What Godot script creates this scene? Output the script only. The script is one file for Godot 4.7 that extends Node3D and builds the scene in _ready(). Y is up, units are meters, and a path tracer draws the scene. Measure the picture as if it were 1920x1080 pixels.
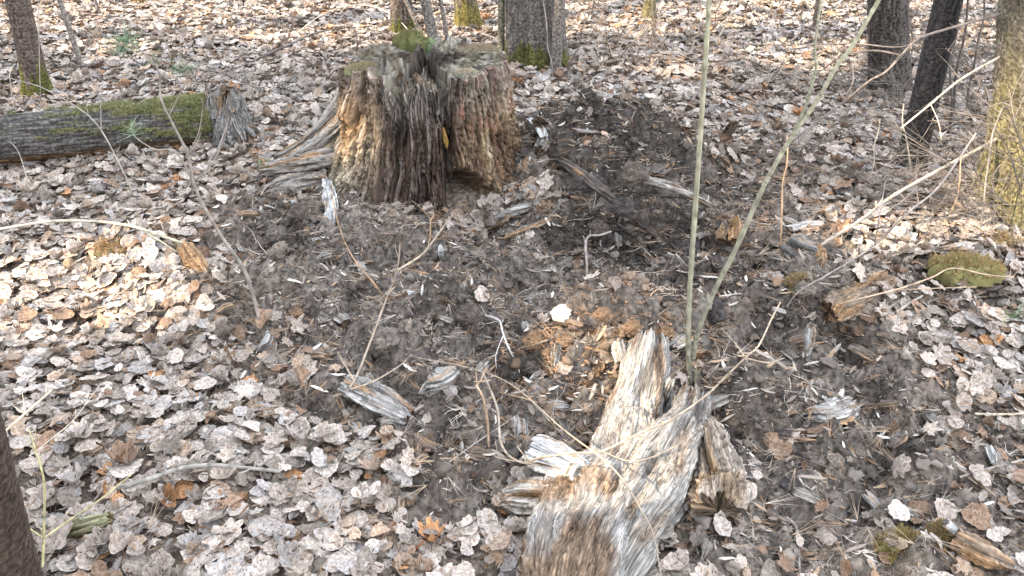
extends Node3D
# A rotten stump and dug-up soil on a woodland floor covered with last year's leaves.

const EYE := Vector3(0, 1.6, 0)
const PITCH := 31.0
const FOCAL := 1662.0
var SUN := Vector3(-0.75, 0.62, 0.26).normalized()     # towards the sun

var rng := RandomNumberGenerator.new()
var n_soft := FastNoiseLite.new()
var n_mid := FastNoiseLite.new()
var n_fine := FastNoiseLite.new()
var n_cell := FastNoiseLite.new()
var M := {}
var mounds := []
var dug := []
var gx := PackedFloat32Array()
var gz := PackedFloat32Array()
var gh := PackedFloat32Array()
var gd := PackedFloat32Array()
const X0 := -5.6
const Z0 := -9.2
const STEP := 0.022
const NX := 510
const NZ := 430
var fx := 0
var fz := 0
var grid_ready := false
var names := {}
var pending := []
var blocked := []      # circles (x, z, r) that leaves and crumbs stay out of

# ------------------------------------------------------------------ mesh builder
class MB:
	var v := PackedVector3Array()
	var c := PackedColorArray()
	var uv := PackedVector2Array()
	var idx := PackedInt32Array()
	func vert(p: Vector3, col := Color.WHITE, t := Vector2.ZERO) -> int:
		v.append(p)
		c.append(col)
		uv.append(t)
		return v.size() - 1
	func tri(a: int, b: int, d: int) -> void:
		idx.append(a)
		idx.append(b)
		idx.append(d)
	func sheet(first: int, nu: int, nv: int, wrap: bool) -> void:   # rows of nv points each, nu rows
		for i in nu - 1:
			for j in (nv if wrap else nv - 1):
				var j2 := (j + 1) % nv
				var a := first + i * nv + j
				var b := first + i * nv + j2
				var d := a + nv
				var e := first + (i + 1) * nv + j2
				tri(a, d, b)
				tri(b, d, e)
	func done() -> ArrayMesh:
		var n := PackedVector3Array()
		n.resize(v.size())
		for k in range(0, idx.size(), 3):
			var a := idx[k]
			var b := idx[k + 1]
			var d := idx[k + 2]
			var f := (v[d] - v[a]).cross(v[b] - v[a])
			n[a] += f
			n[b] += f
			n[d] += f
		for k in n.size():
			n[k] = n[k].normalized() if n[k].length_squared() > 1e-20 else Vector3.UP
		var arr := []
		arr.resize(Mesh.ARRAY_MAX)
		arr[Mesh.ARRAY_VERTEX] = v
		arr[Mesh.ARRAY_NORMAL] = n
		arr[Mesh.ARRAY_COLOR] = c
		arr[Mesh.ARRAY_TEX_UV] = uv
		arr[Mesh.ARRAY_INDEX] = idx
		var m := ArrayMesh.new()
		m.add_surface_from_arrays(Mesh.PRIMITIVE_TRIANGLES, arr)
		return m

# ------------------------------------------------------------------ naming helpers
func numbered(called: String) -> String:
	names[called] = names.get(called, -1) + 1
	return called if names[called] == 0 else "%s_%03d" % [called, names[called]]

func thing(called: String, label: String, category: String, at := Vector3.ZERO, group := "") -> Node3D:
	var o := Node3D.new()
	o.name = numbered(called)
	add_child(o)
	o.position = at
	tag(o, label, category, group)
	return o

func tag(o: Node, label: String, category: String, group := "") -> void:
	o.set_meta("label", label)
	o.set_meta("category", category)
	if group:
		o.set_meta("group", group)

func part(called: String, m: Mesh, mat: Material, parent: Node) -> MeshInstance3D:
	var o := MeshInstance3D.new()
	o.name = called
	o.mesh = m
	o.material_override = mat
	parent.add_child(o, true)
	return o

func lone(called: String, m: Mesh, mat: Material, label: String, category: String, at := Vector3.ZERO, group := "") -> MeshInstance3D:
	var o := MeshInstance3D.new()
	o.name = numbered(called)
	o.mesh = m
	o.material_override = mat
	o.position = at
	add_child(o)
	tag(o, label, category, group)
	return o

func many(called: String, m: Mesh, mat: Material, places: Array, tints: Array, parent: Node = null) -> void:
	if places.is_empty():
		return
	var mm := MultiMesh.new()
	mm.transform_format = MultiMesh.TRANSFORM_3D
	mm.use_colors = true
	mm.mesh = m
	mm.instance_count = places.size()
	for k in places.size():
		mm.set_instance_transform(k, places[k])
		mm.set_instance_color(k, tints[k])
	var o := MultiMeshInstance3D.new()
	o.multimesh = mm
	o.material_override = mat
	o.set_meta("kind", "stuff")
	if parent:
		o.name = called
		parent.add_child(o, true)
	else:
		o.name = numbered(called)
		add_child(o)

# ------------------------------------------------------------------ where a pixel of the photograph lies in the place
func ray(u: float, v: float) -> Vector3:
	var a := deg_to_rad(PITCH)
	var f := Vector3(0, -sin(a), -cos(a))
	var up := Vector3(0, cos(a), -sin(a))
	return f + Vector3.RIGHT * ((u - 960.0) / FOCAL) + up * ((540.0 - v) / FOCAL)

func plane_at(u: float, v: float, y: float) -> Vector3:
	var d := ray(u, v)
	return EYE + d * ((y - EYE.y) / minf(d.y, -0.02))

func G(u: float, v: float, h := 0.0) -> Vector3:
	var y := h
	var p := plane_at(u, v, y)
	for k in 7:
		y = lerpf(y, H(p.x, p.z) + h, 0.8)
		p = plane_at(u, v, y)
	return p

func onz(u: float, v: float, z: float) -> Vector3:
	var d := ray(u, v)
	return EYE + d * (z / d.z)

func pixel(p: Vector3) -> Vector3:      # (u, v, depth)
	var a := deg_to_rad(PITCH)
	var d := p - EYE
	var w := d.dot(Vector3(0, -sin(a), -cos(a)))
	return Vector3(960.0 + FOCAL * d.x / w, 540.0 - FOCAL * d.dot(Vector3(0, cos(a), -sin(a))) / w, w)

# ------------------------------------------------------------------ terrain
func H0(x: float, z: float) -> float:
	var y := n_soft.get_noise_2d(x * 0.7, z * 0.7) * 0.07 + n_soft.get_noise_2d(x * 3.0 + 40.0, z * 3.0) * 0.035
	for m in mounds:
		var dx: float = (x - m[0]) / m[2]
		if absf(dx) > 2.4:
			continue
		var dz: float = (z - m[1]) / m[3]
		var q := dx * dx + dz * dz
		if q < 5.8:
			y += m[4] * exp(-q)
	return y

func D0(x: float, z: float) -> float:
	var best := 0.0
	var wx := x + n_mid.get_noise_2d(x * 2.0, z * 2.0) * 0.16
	var wz := z + n_mid.get_noise_2d(x * 2.0 + 70.0, z * 2.0) * 0.12
	for e in dug:
		var dx: float = (wx - e[0]) / e[2]
		if absf(dx) > 1.3:
			continue
		var dz: float = (wz - e[1]) / e[3]
		var q := sqrt(dx * dx + dz * dz)
		best = maxf(best, (1.0 - smoothstep(0.72, 1.25, q)) * e[4])
	return best

func H(x: float, z: float) -> float:
	if not grid_ready:
		return H0(x, z)
	var i := (x - X0) / STEP
	var j := (z - Z0) / STEP
	if i < 0 or j < 0 or i >= NX - 1 or j >= NZ - 1:
		return H0(x, z)
	var a := int(i)
	var b := int(j)
	var s := i - a
	var t := j - b
	var k := b * NX + a
	return lerpf(lerpf(gh[k], gh[k + 1], s), lerpf(gh[k + NX], gh[k + NX + 1], s), t)

func Dug(x: float, z: float) -> float:
	var i := int((x - X0) / STEP)
	var j := int((z - Z0) / STEP)
	if i < 0 or j < 0 or i >= NX or j >= NZ:
		return 0.0
	return gd[j * NX + i]

func up_at(x: float, z: float) -> Vector3:
	var e := 0.03
	return Vector3(H(x - e, z) - H(x + e, z), 2.0 * e, H(x, z - e) - H(x, z + e)).normalized()

func make_ground() -> void:
	for m in [[1085, 312, .23, .17, .24], [1205, 370, .27, .18, .20], [1300, 345, .14, .12, .08], [1010, 285, .10, .12, .08], [1320, 330, .16, .16, .07], [893, 402, .10, .09, -.10], [1000, 520, .5, .3, -.07], [835, 585, .2, .15, .15], [1165, 622, .26, .12, .20], [1075, 675, .18, .1, .14],
			[535, 420, .26, .14, .13], [255, 490, .2, .12, .08], [560, 560, .32, .14, .12], [1530, 600, .3, .14, .13], [1800, 520, .2, .12, .08], [1370, 470, .2, .15, .05], [960, 690, .16, .12, -.05], [1808, 505, .13, .08, .04], [1868, 450, .1, .06, .03], [1692, 1030, .07, .05, .035], [1765, 1005, .05, .04, .02], [720, 640, .16, .1, .09], [760, 730, .2, .1, .06], [1000, 600, .14, .1, .07], [930, 480, .2, .1, .06], [700, 450, .2, .1, .07], [1240, 480, .22, .14, -.04]]:
		var p := plane_at(m[0], m[1], 0)
		mounds.append([p.x, p.z, m[2], m[3], m[4]])
	# the heaps and holes that the digging left
	var lr := RandomNumberGenerator.new()
	lr.seed = 808
	var soft := []
	for k in 95:
		var u := lr.randf_range(470, 1640)
		var v := lerpf(300, 900, pow(lr.randf(), 1.4))
		var p := plane_at(u, v, 0)
		var w := lr.randf_range(.035, .11)
		soft.append([p.x, p.z, w, w * lr.randf_range(.6, 1.0), (w * lr.randf_range(.45, .95)) * (1.0 if lr.randf() < .68 else -.8)])
	for e in [[1100, 320, .5, .34, 1], [1260, 430, .55, .45, 1], [1000, 480, .7, .4, .9], [800, 470, .6, .35, .9], [600, 420, .36, .3, .8], [610, 560, .5, .3, .8], [850, 630, .6, .32, .95], [1150, 640, .4, .3, .95], [1400, 560, .5, .45, .85],
			[1500, 800, .42, .36, .8], [1700, 830, .32, .26, .55], [1450, 700, .48, .36, .8], [1600, 930, .45, .26, .66], [1100, 760, .42, .25, .95], [820, 830, .22, .13, .7], [800, 920, .11, .11, .75], [1470, 1030, .3, .18, .65], [760, 730, .35, .15, .75], [1690, 560, .4, .25, .45], [1420, 330, .3, .3, .5]]:
		var p := plane_at(e[0], e[1], 0)
		dug.append([p.x, p.z, e[2], e[3], e[4]])
	for q in soft:
		if D0(q[0], q[1]) > .6:
			mounds.append(q)
			if lr.randf() < .4:
				humus_shadow.append([q[0], q[1], q[2] * 1.1, q[3] * 1.1])
	for e in [[1090, 310, .26, .2], [1200, 370, .3, .2], [1270, 450, .28, .16], [1130, 440, .2, .12], [1320, 560, .2, .16], [850, 570, .2, .13], [1480, 815, .12, .08], [560, 400, .2, .1], [900, 400, .16, .1], [1520, 640, .22, .08], [960, 690, .16, .1], [1560, 860, .25, .08], [1010, 230, .1, .1]]:
		var p := plane_at(e[0], e[1], 0)
		humus_shadow.append([p.x, p.z, e[2], e[3]])
	var xs := PackedFloat32Array()
	var zs := PackedFloat32Array()
	for pair in [[xs, X0, NX], [zs, Z0, NZ]]:
		var out := PackedFloat32Array()
		var g := 0.06
		var far := PackedFloat32Array()
		var p: float = pair[1]
		while p > -130.0:
			p -= g
			g *= 1.35
			far.append(p)
		far.reverse()
		out.append_array(far)
		var before := out.size()
		for k in pair[2]:
			out.append(pair[1] + k * STEP)
		p = out[out.size() - 1]
		g = 0.06
		while p < 130.0:
			p += g
			g *= 1.35
			out.append(p)
		if pair[2] == NX:
			xs = out
			fx = before
		else:
			zs = out
			fz = before
	gh.resize(NX * NZ)
	gd.resize(NX * NZ)
	var b := MB.new()
	for j in zs.size():
		for i in xs.size():
			var x := xs[i]
			var z := zs[j]
			var fine := i >= fx and i < fx + NX and j >= fz and j < fz + NZ
			var y := H0(x, z)
			var d := 0.0
			if fine:
				d = D0(x, z)
				var lump := n_cell.get_noise_2d(x * 9.0, z * 9.0)
				y += d * (absf(n_mid.get_noise_2d(x * 6.0, z * 6.0)) * 0.20 - 0.022 + (lump + 1.0) * -0.040 + n_fine.get_noise_2d(x * 24.0, z * 24.0) * 0.030 - 0.06 * smoothstep(0.16, 0.4, n_mid.get_noise_2d(x * 11.0 + 60.0, z * 11.0)))
				y += (1.0 - d) * (n_mid.get_noise_2d(x * 7.0, z * 7.0) * 0.02 - 0.012)
				gh[(j - fz) * NX + i - fx] = y
				gd[(j - fz) * NX + i - fx] = d
			var w := n_mid.get_noise_2d(x * 5.0 + 9.0, z * 5.0) * 0.5 + 0.5
			var w2 := n_fine.get_noise_2d(x * 20.0, z * 20.0) * 0.5 + 0.5
			var soil := Color(0.09, 0.077, 0.068).lerp(Color(0.17, 0.145, 0.125), w).lerp(Color(0.25, 0.215, 0.19), w2 * w2 * 0.7)
			var mulch := Color(0.12, 0.092, 0.072).lerp(Color(0.20, 0.16, 0.13), w2)
			b.vert(Vector3(x, y, z), mulch.lerp(soil.lerp(soil * 0.42, humus_shadow_at(x, z) if d > 0.1 else 0.0), d), Vector2(x, z))  # soil darkened for humus and for painted heap shadow
	b.sheet(0, zs.size(), xs.size(), false)
	grid_ready = true
	var o := part("ground", b.done(), M.soil, self)
	o.set_meta("kind", "structure")

# ------------------------------------------------------------------ materials and textures
func mat(rough := 0.95, textured := "", scale := 1.0, bump := 0.0) -> StandardMaterial3D:
	var m := StandardMaterial3D.new()
	m.vertex_color_use_as_albedo = true
	m.roughness = rough
	m.metallic_specular = 0.25
	if textured:
		m.albedo_texture = M[textured]
		m.uv1_triplanar = true
		m.uv1_world_triplanar = true
		m.uv1_scale = Vector3.ONE * scale
		if bump > 0.0:
			m.normal_enabled = true
			m.normal_texture = M[textured + "_bump"]
			m.normal_scale = bump
	return m

func grit_texture(called: String, freq: float, lo: float, hi: float, sd: int) -> void:
	var n := FastNoiseLite.new()
	n.seed = sd
	n.noise_type = FastNoiseLite.TYPE_SIMPLEX
	n.frequency = freq
	n.fractal_octaves = 5
	n.fractal_gain = 0.65
	var im := n.get_seamless_image(512, 512)
	im.convert(Image.FORMAT_RGB8)
	var bump := im.duplicate() as Image
	bump.bump_map_to_normal_map(6.0)
	bump.convert(Image.FORMAT_RGB8)
	for y in 512:
		for x in 512:
			var t := im.get_pixel(x, y).r
			var g := lerpf(lo, hi, smoothstep(0.15, 0.85, t))
			im.set_pixel(x, y, Color(g, g, g))
	M[called] = ImageTexture.create_from_image(im)
	M[called + "_bump"] = ImageTexture.create_from_image(bump)

func streak_texture() -> void:
	var n := FastNoiseLite.new()
	n.seed = 19
	n.frequency = 0.02
	n.fractal_octaves = 4
	n.fractal_gain = 0.6
	var im := Image.create(512, 512, false, Image.FORMAT_RGB8)
	for y in 512:
		for x in 512:
			var q := x / 512.0 * TAU
			var w := y / 512.0 * TAU
			var t := n.get_noise_3d(cos(q) * 420.0 + cos(w) * 34.0, sin(q) * 420.0 + sin(w) * 34.0, cos(w) * 30.0)
			var k := n.get_noise_3d(cos(q) * 90.0 + 900.0, sin(q) * 90.0, sin(w) * 60.0)
			var g := clampf(0.80 + t * 0.40 + k * 0.30, 0.3, 1.0)
			if absf(t) < 0.02:
				g *= 0.75
			im.set_pixel(x, y, Color(g, g, g))
	M["streak"] = ImageTexture.create_from_image(im)
	var bump := im.duplicate() as Image
	bump.bump_map_to_normal_map(5.0)
	bump.convert(Image.FORMAT_RGB8)
	M["streak_bump"] = ImageTexture.create_from_image(bump)

func leaf_texture(palmate: bool, sd: int) -> ImageTexture:
	var S := 224
	var im := Image.create(S, S, false, Image.FORMAT_RGB8)
	var r := RandomNumberGenerator.new()
	r.seed = sd
	var n := FastNoiseLite.new()
	n.seed = sd
	n.frequency = 0.03
	n.fractal_octaves = 4
	var lines := []
	if palmate:
		for a in [-1.9, -0.95, 0.0, 0.95, 1.9]:
			lines.append([Vector2(0, -0.3), Vector2(sin(a), cos(a)), 0.016])
			for k in 4:
				var o: Vector2 = Vector2(0, -0.3) + Vector2(sin(a), cos(a)) * (0.12 + 0.11 * k)
				for s in [-0.7, 0.7]:
					lines.append([o, Vector2(sin(a + s), cos(a + s)), 0.007])
	else:
		lines.append([Vector2(0, -0.5), Vector2(0, 1), 0.017])
		for k in 7:
			for s in [-1.0, 1.0]:
				lines.append([Vector2(0, -0.42 + k * 0.13 + 0.02 * s), Vector2(s * 0.78, 0.62), 0.009])
	var spots := []
	for k in 7:
		spots.append(Vector3(r.randf_range(-.4, .4), r.randf_range(-.4, .4), r.randf_range(0.008, 0.022)))
	for y in S:
		for x in S:
			var p := Vector2(x / float(S) - 0.5, y / float(S) - 0.5)
			var g := 0.88 + n.get_noise_2d(x * 0.7, y * 0.7) * 0.20 + n.get_noise_2d(x * 3.0, y * 3.0) * 0.05
			for l in lines:
				var q: Vector2 = p - l[0]
				var along: float = q.dot(l[1])
				if along > 0.0 and along < 0.62:
					var off := absf(q.x * l[1].y - q.y * l[1].x)
					var w: float = l[2] * (1.0 - along)
					if off < w:
						g *= 0.87
					elif off < w * 2.2:
						g *= 1.04
			var col := Color(g, g * 0.985, g * 0.97)
			var rust := n.get_noise_2d(x + 300.0, y + 90.0)
			if rust > 0.22:
				col = col.lerp(Color(0.72, 0.55, 0.42) * g, minf((rust - 0.22) * 3.0, 0.6))
			for s in spots:
				if p.distance_to(Vector2(s.x, s.y)) < s.z:
					col = Color(0.16, 0.13, 0.11)
			im.set_pixel(x, y, col.clamp())
	return ImageTexture.create_from_image(im)

func make_materials() -> void:
	grit_texture("grit", 0.022, 0.45, 1.0, 5)
	grit_texture("fibre", 0.035, 0.5, 1.0, 8)
	streak_texture()
	M.soil = mat(1.0, "grit", 2.6, 1.0)
	M.crumb = mat(1.0)
	M.wood = mat(0.95)
	M.wood.albedo_texture = M.streak
	M.wood.normal_enabled = true
	M.wood.normal_texture = M.streak_bump
	M.wood.normal_scale = 0.6
	M.wood.uv1_scale = Vector3(4.5, 2.6, 1)
	M.bark = mat(0.95, "grit", 4.0, 0.9)
	M.twig = mat(0.8)
	M.moss = mat(1.0)
	M.moss.backlight_enabled = true
	M.moss.backlight = Color(0.3, 0.3, 0.3)
	M.needle = mat(0.7)
	M.needle.backlight_enabled = true
	M.needle.backlight = Color(0.35, 0.35, 0.35)
	for k in 2:
		var m := mat(0.72)
		m.albedo_texture = leaf_texture(k == 1, 31 + k)
		m.backlight_enabled = true
		m.backlight = Color(0.3, 0.3, 0.3)
		M["leaf_%d" % k] = m

# ------------------------------------------------------------------ leaves
const LEAF_KINDS := ["round", "oval", "oak", "maple"]

func leaf_outline(kind: int, a: float, r: RandomNumberGenerator, wob: float) -> Vector2:
	# a = 0 at the tip, PI at the stalk
	var R := 0.5
	match kind:
		0:
			R = 0.44 + 0.09 * exp(-a * a * 9.0) + 0.010 * sin(a * 21.0 + wob) + 0.012 * sin(a * 5.0 + wob * 3.0)
			return Vector2(sin(a) * R * 0.90, cos(a) * R)
		1:
			R = 0.47 + 0.05 * exp(-a * a * 10.0) + 0.012 * sin(a * 23.0)
			return Vector2(sin(a) * R * 0.62, cos(a) * R)
		2:
			R = 0.44 + 0.085 * cos(a * 7.0 + 0.2 * wob) * (0.35 + 0.65 * absf(sin(a)))
			return Vector2(sin(a) * R * 0.78, cos(a) * R * 1.08)
	var best := 0.2
	for l in [[0.0, 0.56], [0.92, 0.54], [-0.92, 0.54], [1.85, 0.40], [-1.85, 0.40], [0.45, 0.36], [-0.45, 0.36], [1.35, 0.34], [-1.35, 0.34]]:
		best = maxf(best, l[1] * (1.0 - 1.7 * pow(absf(a - l[0]), 1.0)))
	best = maxf(best, 0.24)
	if absf(a) > 2.7:
		best = 0.12 + 0.0 * r.randf()
	return Vector2(sin(a) * best, cos(a) * best - 0.06)

func leaf_mesh(kind: int, fold: float, curl: float, roll: float, wave: float, sd: int) -> ArrayMesh:
	var b := MB.new()
	var r := RandomNumberGenerator.new()
	r.seed = sd
	var K := 44 if kind != 1 else 30
	var wob := r.randf() * 6.0
	var n := FastNoiseLite.new()
	n.seed = sd
	n.frequency = 1.9
	var bite := r.randf_range(-2.5, 2.5) if r.randf() < 0.45 else 99.0
	for ring in 5:
		for k in K:
			var a := -PI + TAU * (k + 0.5) / K
			var p := leaf_outline(kind, a, r, wob)
			p *= 1.0 + 0.20 * n.get_noise_2d(cos(a) * 0.8 + 9.0, sin(a) * 0.8) + 0.03 * n.get_noise_2d(cos(a) * 5.0, sin(a) * 5.0 + 30.0)
			if absf(a - bite) < 0.28:
				p *= 0.78 + 0.1 * sin(a * 30.0)
			p *= [0.02, 0.3, 0.58, 0.82, 1.0][ring]
			var y := fold * absf(p.x) + curl * p.y * p.y * 2.0 + n.get_noise_2d(p.x * 0.9, p.y * 0.9) * wave * 0.42 + roll * p.x * p.x * 3.0
			y += n.get_noise_2d(p.x * 2.6 + 50.0, p.y * 2.6) * wave * 0.07 * ring / 4.0
			b.vert(Vector3(p.x * (1.0 - absf(roll) * absf(p.x) * 0.7), y, p.y * (1.0 - absf(curl) * 0.3)), Color.WHITE, p + Vector2(0.5, 0.5))
	b.sheet(0, 5, K, true)
	# stalk
	var z0 := -0.46 if kind != 3 else -0.2
	var first := b.v.size()
	for k in 4:
		var t := k / 3.0
		for s in 3:
			var q := TAU * s / 3.0
			b.vert(Vector3(cos(q) * 0.012 + 0.05 * t * t * sin(wob), sin(q) * 0.012 + 0.03 + curl * 0.4 + 0.12 * t * (r.randf() - 0.3), z0 - t * 0.42), Color(0.75, 0.65, 0.58), Vector2(0.5, 0.05))
	b.sheet(first, 4, 3, true)
	return b.done()

const TONES := [
	[.36, "pale grey", Color(.355, .322, .295)], [.26, "buff", Color(.295, .257, .228)], [.10, "tan", Color(.29, .225, .175)], [.12, "ash grey", Color(.275, .26, .252)],
	[.055, "brown", Color(.19, .13, .092)], [.015, "rust orange", Color(.31, .17, .085)], [.08, "dark grey", Color(.165, .145, .128)]]

var LM := [[75, 175, "by the leaning left trunk"], [200, 250, "by the mossy log"], [430, 220, "by the splintered snag"], [340, 60, "on the slope top left"], [620, 80, "behind the big stump"], [560, 330, "left of the big stump"], [780, 420, "before the big stump"],
	[1000, 60, "at the thick back trunk"], [1160, 180, "right of the big stump"], [1400, 60, "under the far right trunks"], [1660, 200, "by the scaly right trunk"], [1850, 420, "by the mossy right trunk"], [1120, 320, "on the black soil heap"],
	[200, 430, "by the arched pale stick"], [120, 560, "on the sunny left litter"], [330, 620, "left of the pine seedling"], [490, 600, "at the pine seedling foot"], [680, 640, "by the forked twig"], [850, 570, "by the dark soil mound"], [1060, 560, "by the crooked root"],
	[1160, 620, "on the rusty crumbled wood"], [1300, 740, "at the green sapling"], [1530, 620, "by the overhanging bank"], [1800, 500, "by the moss mound"], [90, 720, "at the left edge"], [110, 980, "by the bottom left trunk"], [300, 780, "in the left foreground"],
	[400, 880, "by the grey stick"], [270, 1040, "at the bottom left"], [520, 1000, "at the bottom edge"], [760, 760, "by the grey plank"], [650, 900, "in the centre foreground"], [900, 900, "left of the weathered log"], [820, 1040, "below the white slab"], [1180, 850, "on the weathered log"],
	[1340, 910, "by the wedge chunk"], [1420, 1020, "below the wedge chunk"], [1500, 780, "on the bare soil right"], [1700, 680, "below the overhanging bank"], [1600, 920, "in the right foreground"], [1710, 1010, "by the mossy stones"], [1840, 800, "at the right edge"], [1850, 950, "at the lower right edge"]]

func landmark(p: Vector3) -> String:
	var q := pixel(p)
	var best := 1e9
	var out := ""
	for l in LM:
		var d: float = pow((l[0] - q.x), 2.0) + pow((l[1] - q.y) * 1.5, 2.0)
		if d < best:
			best = d
			out = l[2]
	return out

func name_later(o: Node, one: String, more: String, rest: String, p: Vector3) -> void:
	pending.append([o, one, more, rest + " " + landmark(p), pixel(p).x])

func settle_labels() -> void:
	var nth := ["leftmost", "second from left", "third from left", "fourth from left", "fifth from left", "sixth from left", "seventh from left", "eighth from left", "ninth from left", "tenth from left", "eleventh from left", "twelfth from left", "thirteenth from left", "fourteenth from left"]
	var count := ["", "", "two", "three", "four", "five", "six", "seven", "eight", "nine", "ten", "eleven", "twelve", "thirteen", "fourteen", "fifteen"]
	var sets := {}
	for e in pending:
		var key: String = e[1] + e[3]
		if not sets.has(key):
			sets[key] = []
		sets[key].append(e)
	for key in sets:
		var s: Array = sets[key]
		s.sort_custom(func(a, b): return a[4] < b[4])
		for k in s.size():
			var e: Array = s[k]
			if s.size() == 1:
				e[0].set_meta("label", e[1] + " " + e[3])
			else:
				e[0].set_meta("label", "%s of %s %s %s" % [nth[mini(k, 13)] if k < s.size() - 1 else "rightmost", count[mini(s.size(), 15)], e[2], e[3]])

func pick_tone(r: float) -> int:
	for k in TONES.size():
		r -= TONES[k][0]
		if r <= 0.0:
			return k
	return 0

func is_blocked(x: float, z: float, grow := 0.0) -> bool:
	for b in blocked:
		var dx: float = x - b[0]
		if absf(dx) > b[2] + grow:
			continue
		var dz: float = z - b[1]
		if dx * dx + dz * dz < (b[2] + grow) * (b[2] + grow):
			return true
	return false

func make_leaves() -> void:
	var meshes := []          # [mesh, kind, pose]
	var sets := [[0, .10, .14, .12, .13, "lying flat"], [0, -.25, .25, .1, .16, "cupped"], [0, .22, -.15, .25, .18, "tilted up"], [0, .1, .5, .2, .2, "curled"], [0, -.16, -.25, -.25, .16, "lying flat"], [0, .15, .15, -.4, .22, "cupped"],
		[1, .2, .2, .1, .12, "lying flat"], [1, .5, .5, .3, .16, "curled"], [1, -.3, -.3, .2, .2, "tilted up"], [2, .1, .15, .1, .16, "lying flat"], [2, .45, .55, .6, .22, "curled"], [3, .05, .15, .15, .14, "lying flat"], [3, -.3, .5, .5, .24, "curled"], [0, .15, .3, 1.1, .2, "rolled"]]
	for k in sets.size():
		var s: Array = sets[k]
		meshes.append([leaf_mesh(s[0], s[1], s[2], s[3], s[4], 100 + k * 7), s[0], s[5]])
	var odds := [.12, .09, .06, .06, .12, .06, .11, .06, .07, .07, .05, .05, .04, .04]
	var places := []
	var tints := []
	for k in sets.size():
		places.append([])
		tints.append([])
	var shown := []
	var want := 205000
	for k in want:
		var z := -lerpf(0.75, 9.0, pow(rng.randf(), 0.85))
		var half := 0.64 * absf(z) + 1.7
		if rng.randf() > half / 7.5:
			continue
		var x := rng.randf_range(-half, half)
		var d := Dug(x, z)
		if rng.randf() < 0.965 * smoothstep(0.15, 0.85, d) or is_blocked(x, z, 0.0):
			continue
		var tone := pick_tone(rng.randf())
		if d > 0.3 and rng.randf() < 0.7:
			tone = [6, 1, 4][rng.randi() % 3]
		var col: Color = TONES[tone][2]
		col = col * rng.randf_range(0.7, 1.22)
		col.a = 1.0
		var pick := rng.randf()
		var which := 0
		for q in odds.size():
			pick -= odds[q]
			if pick <= 0.0:
				which = q
				break
		var kind: int = meshes[which][1]
		var size := lerpf(0.030, 0.086, pow(rng.randf(), 1.2)) * (1.0 if kind == 0 else 1.15 if kind == 1 else rng.randf_range(1.05, 1.5))
		if rng.randf() < 0.12 or d > 0.35 and rng.randf() < 0.5:
			size *= rng.randf_range(0.5, 0.75)
		var layer := rng.randf()
		var n := up_at(x, z)
		var lean := rng.randfn(0.0, 0.14) + (0.45 if rng.randf() < 0.07 else 0.0)
		var bs := Basis(Quaternion(Vector3.UP, n)) * Basis(Vector3.UP, rng.randf() * TAU) * Basis(Vector3.RIGHT, lean) * Basis(Vector3.BACK, rng.randfn(0.0, 0.15))
		if rng.randf() < 0.45:
			bs = bs * Basis(Vector3.BACK, PI)
		var t := Transform3D(bs.scaled(Vector3.ONE * size), Vector3(x, H(x, z) + 0.004 + layer * 0.028 + absf(lean) * size * 0.3, z))
		var p := pixel(t.origin)
		if layer > 0.55 and p.x > 15 and p.x < 1905 and p.y > 20 and p.y < 1065:
			shown.append([size / p.z, t, which, tone, col])
		else:
			places[which].append(t)
			tints[which].append(col)
	shown.sort_custom(func(a, b): return a[0] > b[0])
	var leaf_mats := {}
	for k in shown.size():
		var s: Array = shown[k]
		if k >= 285:
			places[s[2]].append(s[1])
			tints[s[2]].append(s[4])
			continue
		var kind: int = meshes[s[2]][1]
		var key := "%d_%d_%d" % [s[3], int(kind == 3), k % 3]
		if not leaf_mats.has(key):
			var m := (M["leaf_%d" % int(kind == 3)] as StandardMaterial3D).duplicate() as StandardMaterial3D
			m.albedo_color = (TONES[s[3]][2] * (0.85 + 0.15 * (k % 3))).linear_to_srgb()
			leaf_mats[key] = m
		var what: String = ["round leaf", "oval leaf", "oak leaf", "maple leaf"][kind]
		var what2: String = ["round leaves", "oval leaves", "oak leaves", "maple leaves"][kind]
		var o := lone("fallen_leaf", meshes[s[2]][0], leaf_mats[key], "", "leaf", Vector3.ZERO, "fallen leaves on the ground")
		o.transform = s[1]
		name_later(o, TONES[s[3]][1] + " " + what, TONES[s[3]][1] + " " + what2, meshes[s[2]][2], s[1].origin)
	var root := Node3D.new()
	root.name = "leaf_litter"
	add_child(root)
	root.set_meta("kind", "stuff")
	root.set_meta("label", "thick litter of pale grey and brown fallen leaves covering the ground")
	for k in sets.size():
		many(["round_leaves", "oval_leaves", "oak_leaves", "maple_leaves"][meshes[k][1]], meshes[k][0], M["leaf_%d" % int(meshes[k][1] == 3)], places[k], tints[k], root)

# ------------------------------------------------------------------ small stuff on the soil
func blob_mesh(sd: int, rough: float, detail := 1) -> ArrayMesh:
	var s := SphereMesh.new()
	s.radial_segments = 7 * detail
	s.rings = 4 * detail
	s.radius = 0.5
	s.height = 1.0
	var arr := s.get_mesh_arrays()
	var n := FastNoiseLite.new()
	n.seed = sd
	n.frequency = 1.3
	n.fractal_octaves = 3
	var b := MB.new()
	for p in arr[Mesh.ARRAY_VERTEX]:
		var q: Vector3 = p * (1.0 + n.get_noise_3dv(p * 1.1) * rough + n.get_noise_3dv(p * 4.0) * rough * 0.35)
		var w := 0.8 + 0.5 * n.get_noise_3dv(p * 5.0)
		b.vert(q, Color(w, w, w))
	b.idx = arr[Mesh.ARRAY_INDEX]
	return b.done()

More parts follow.
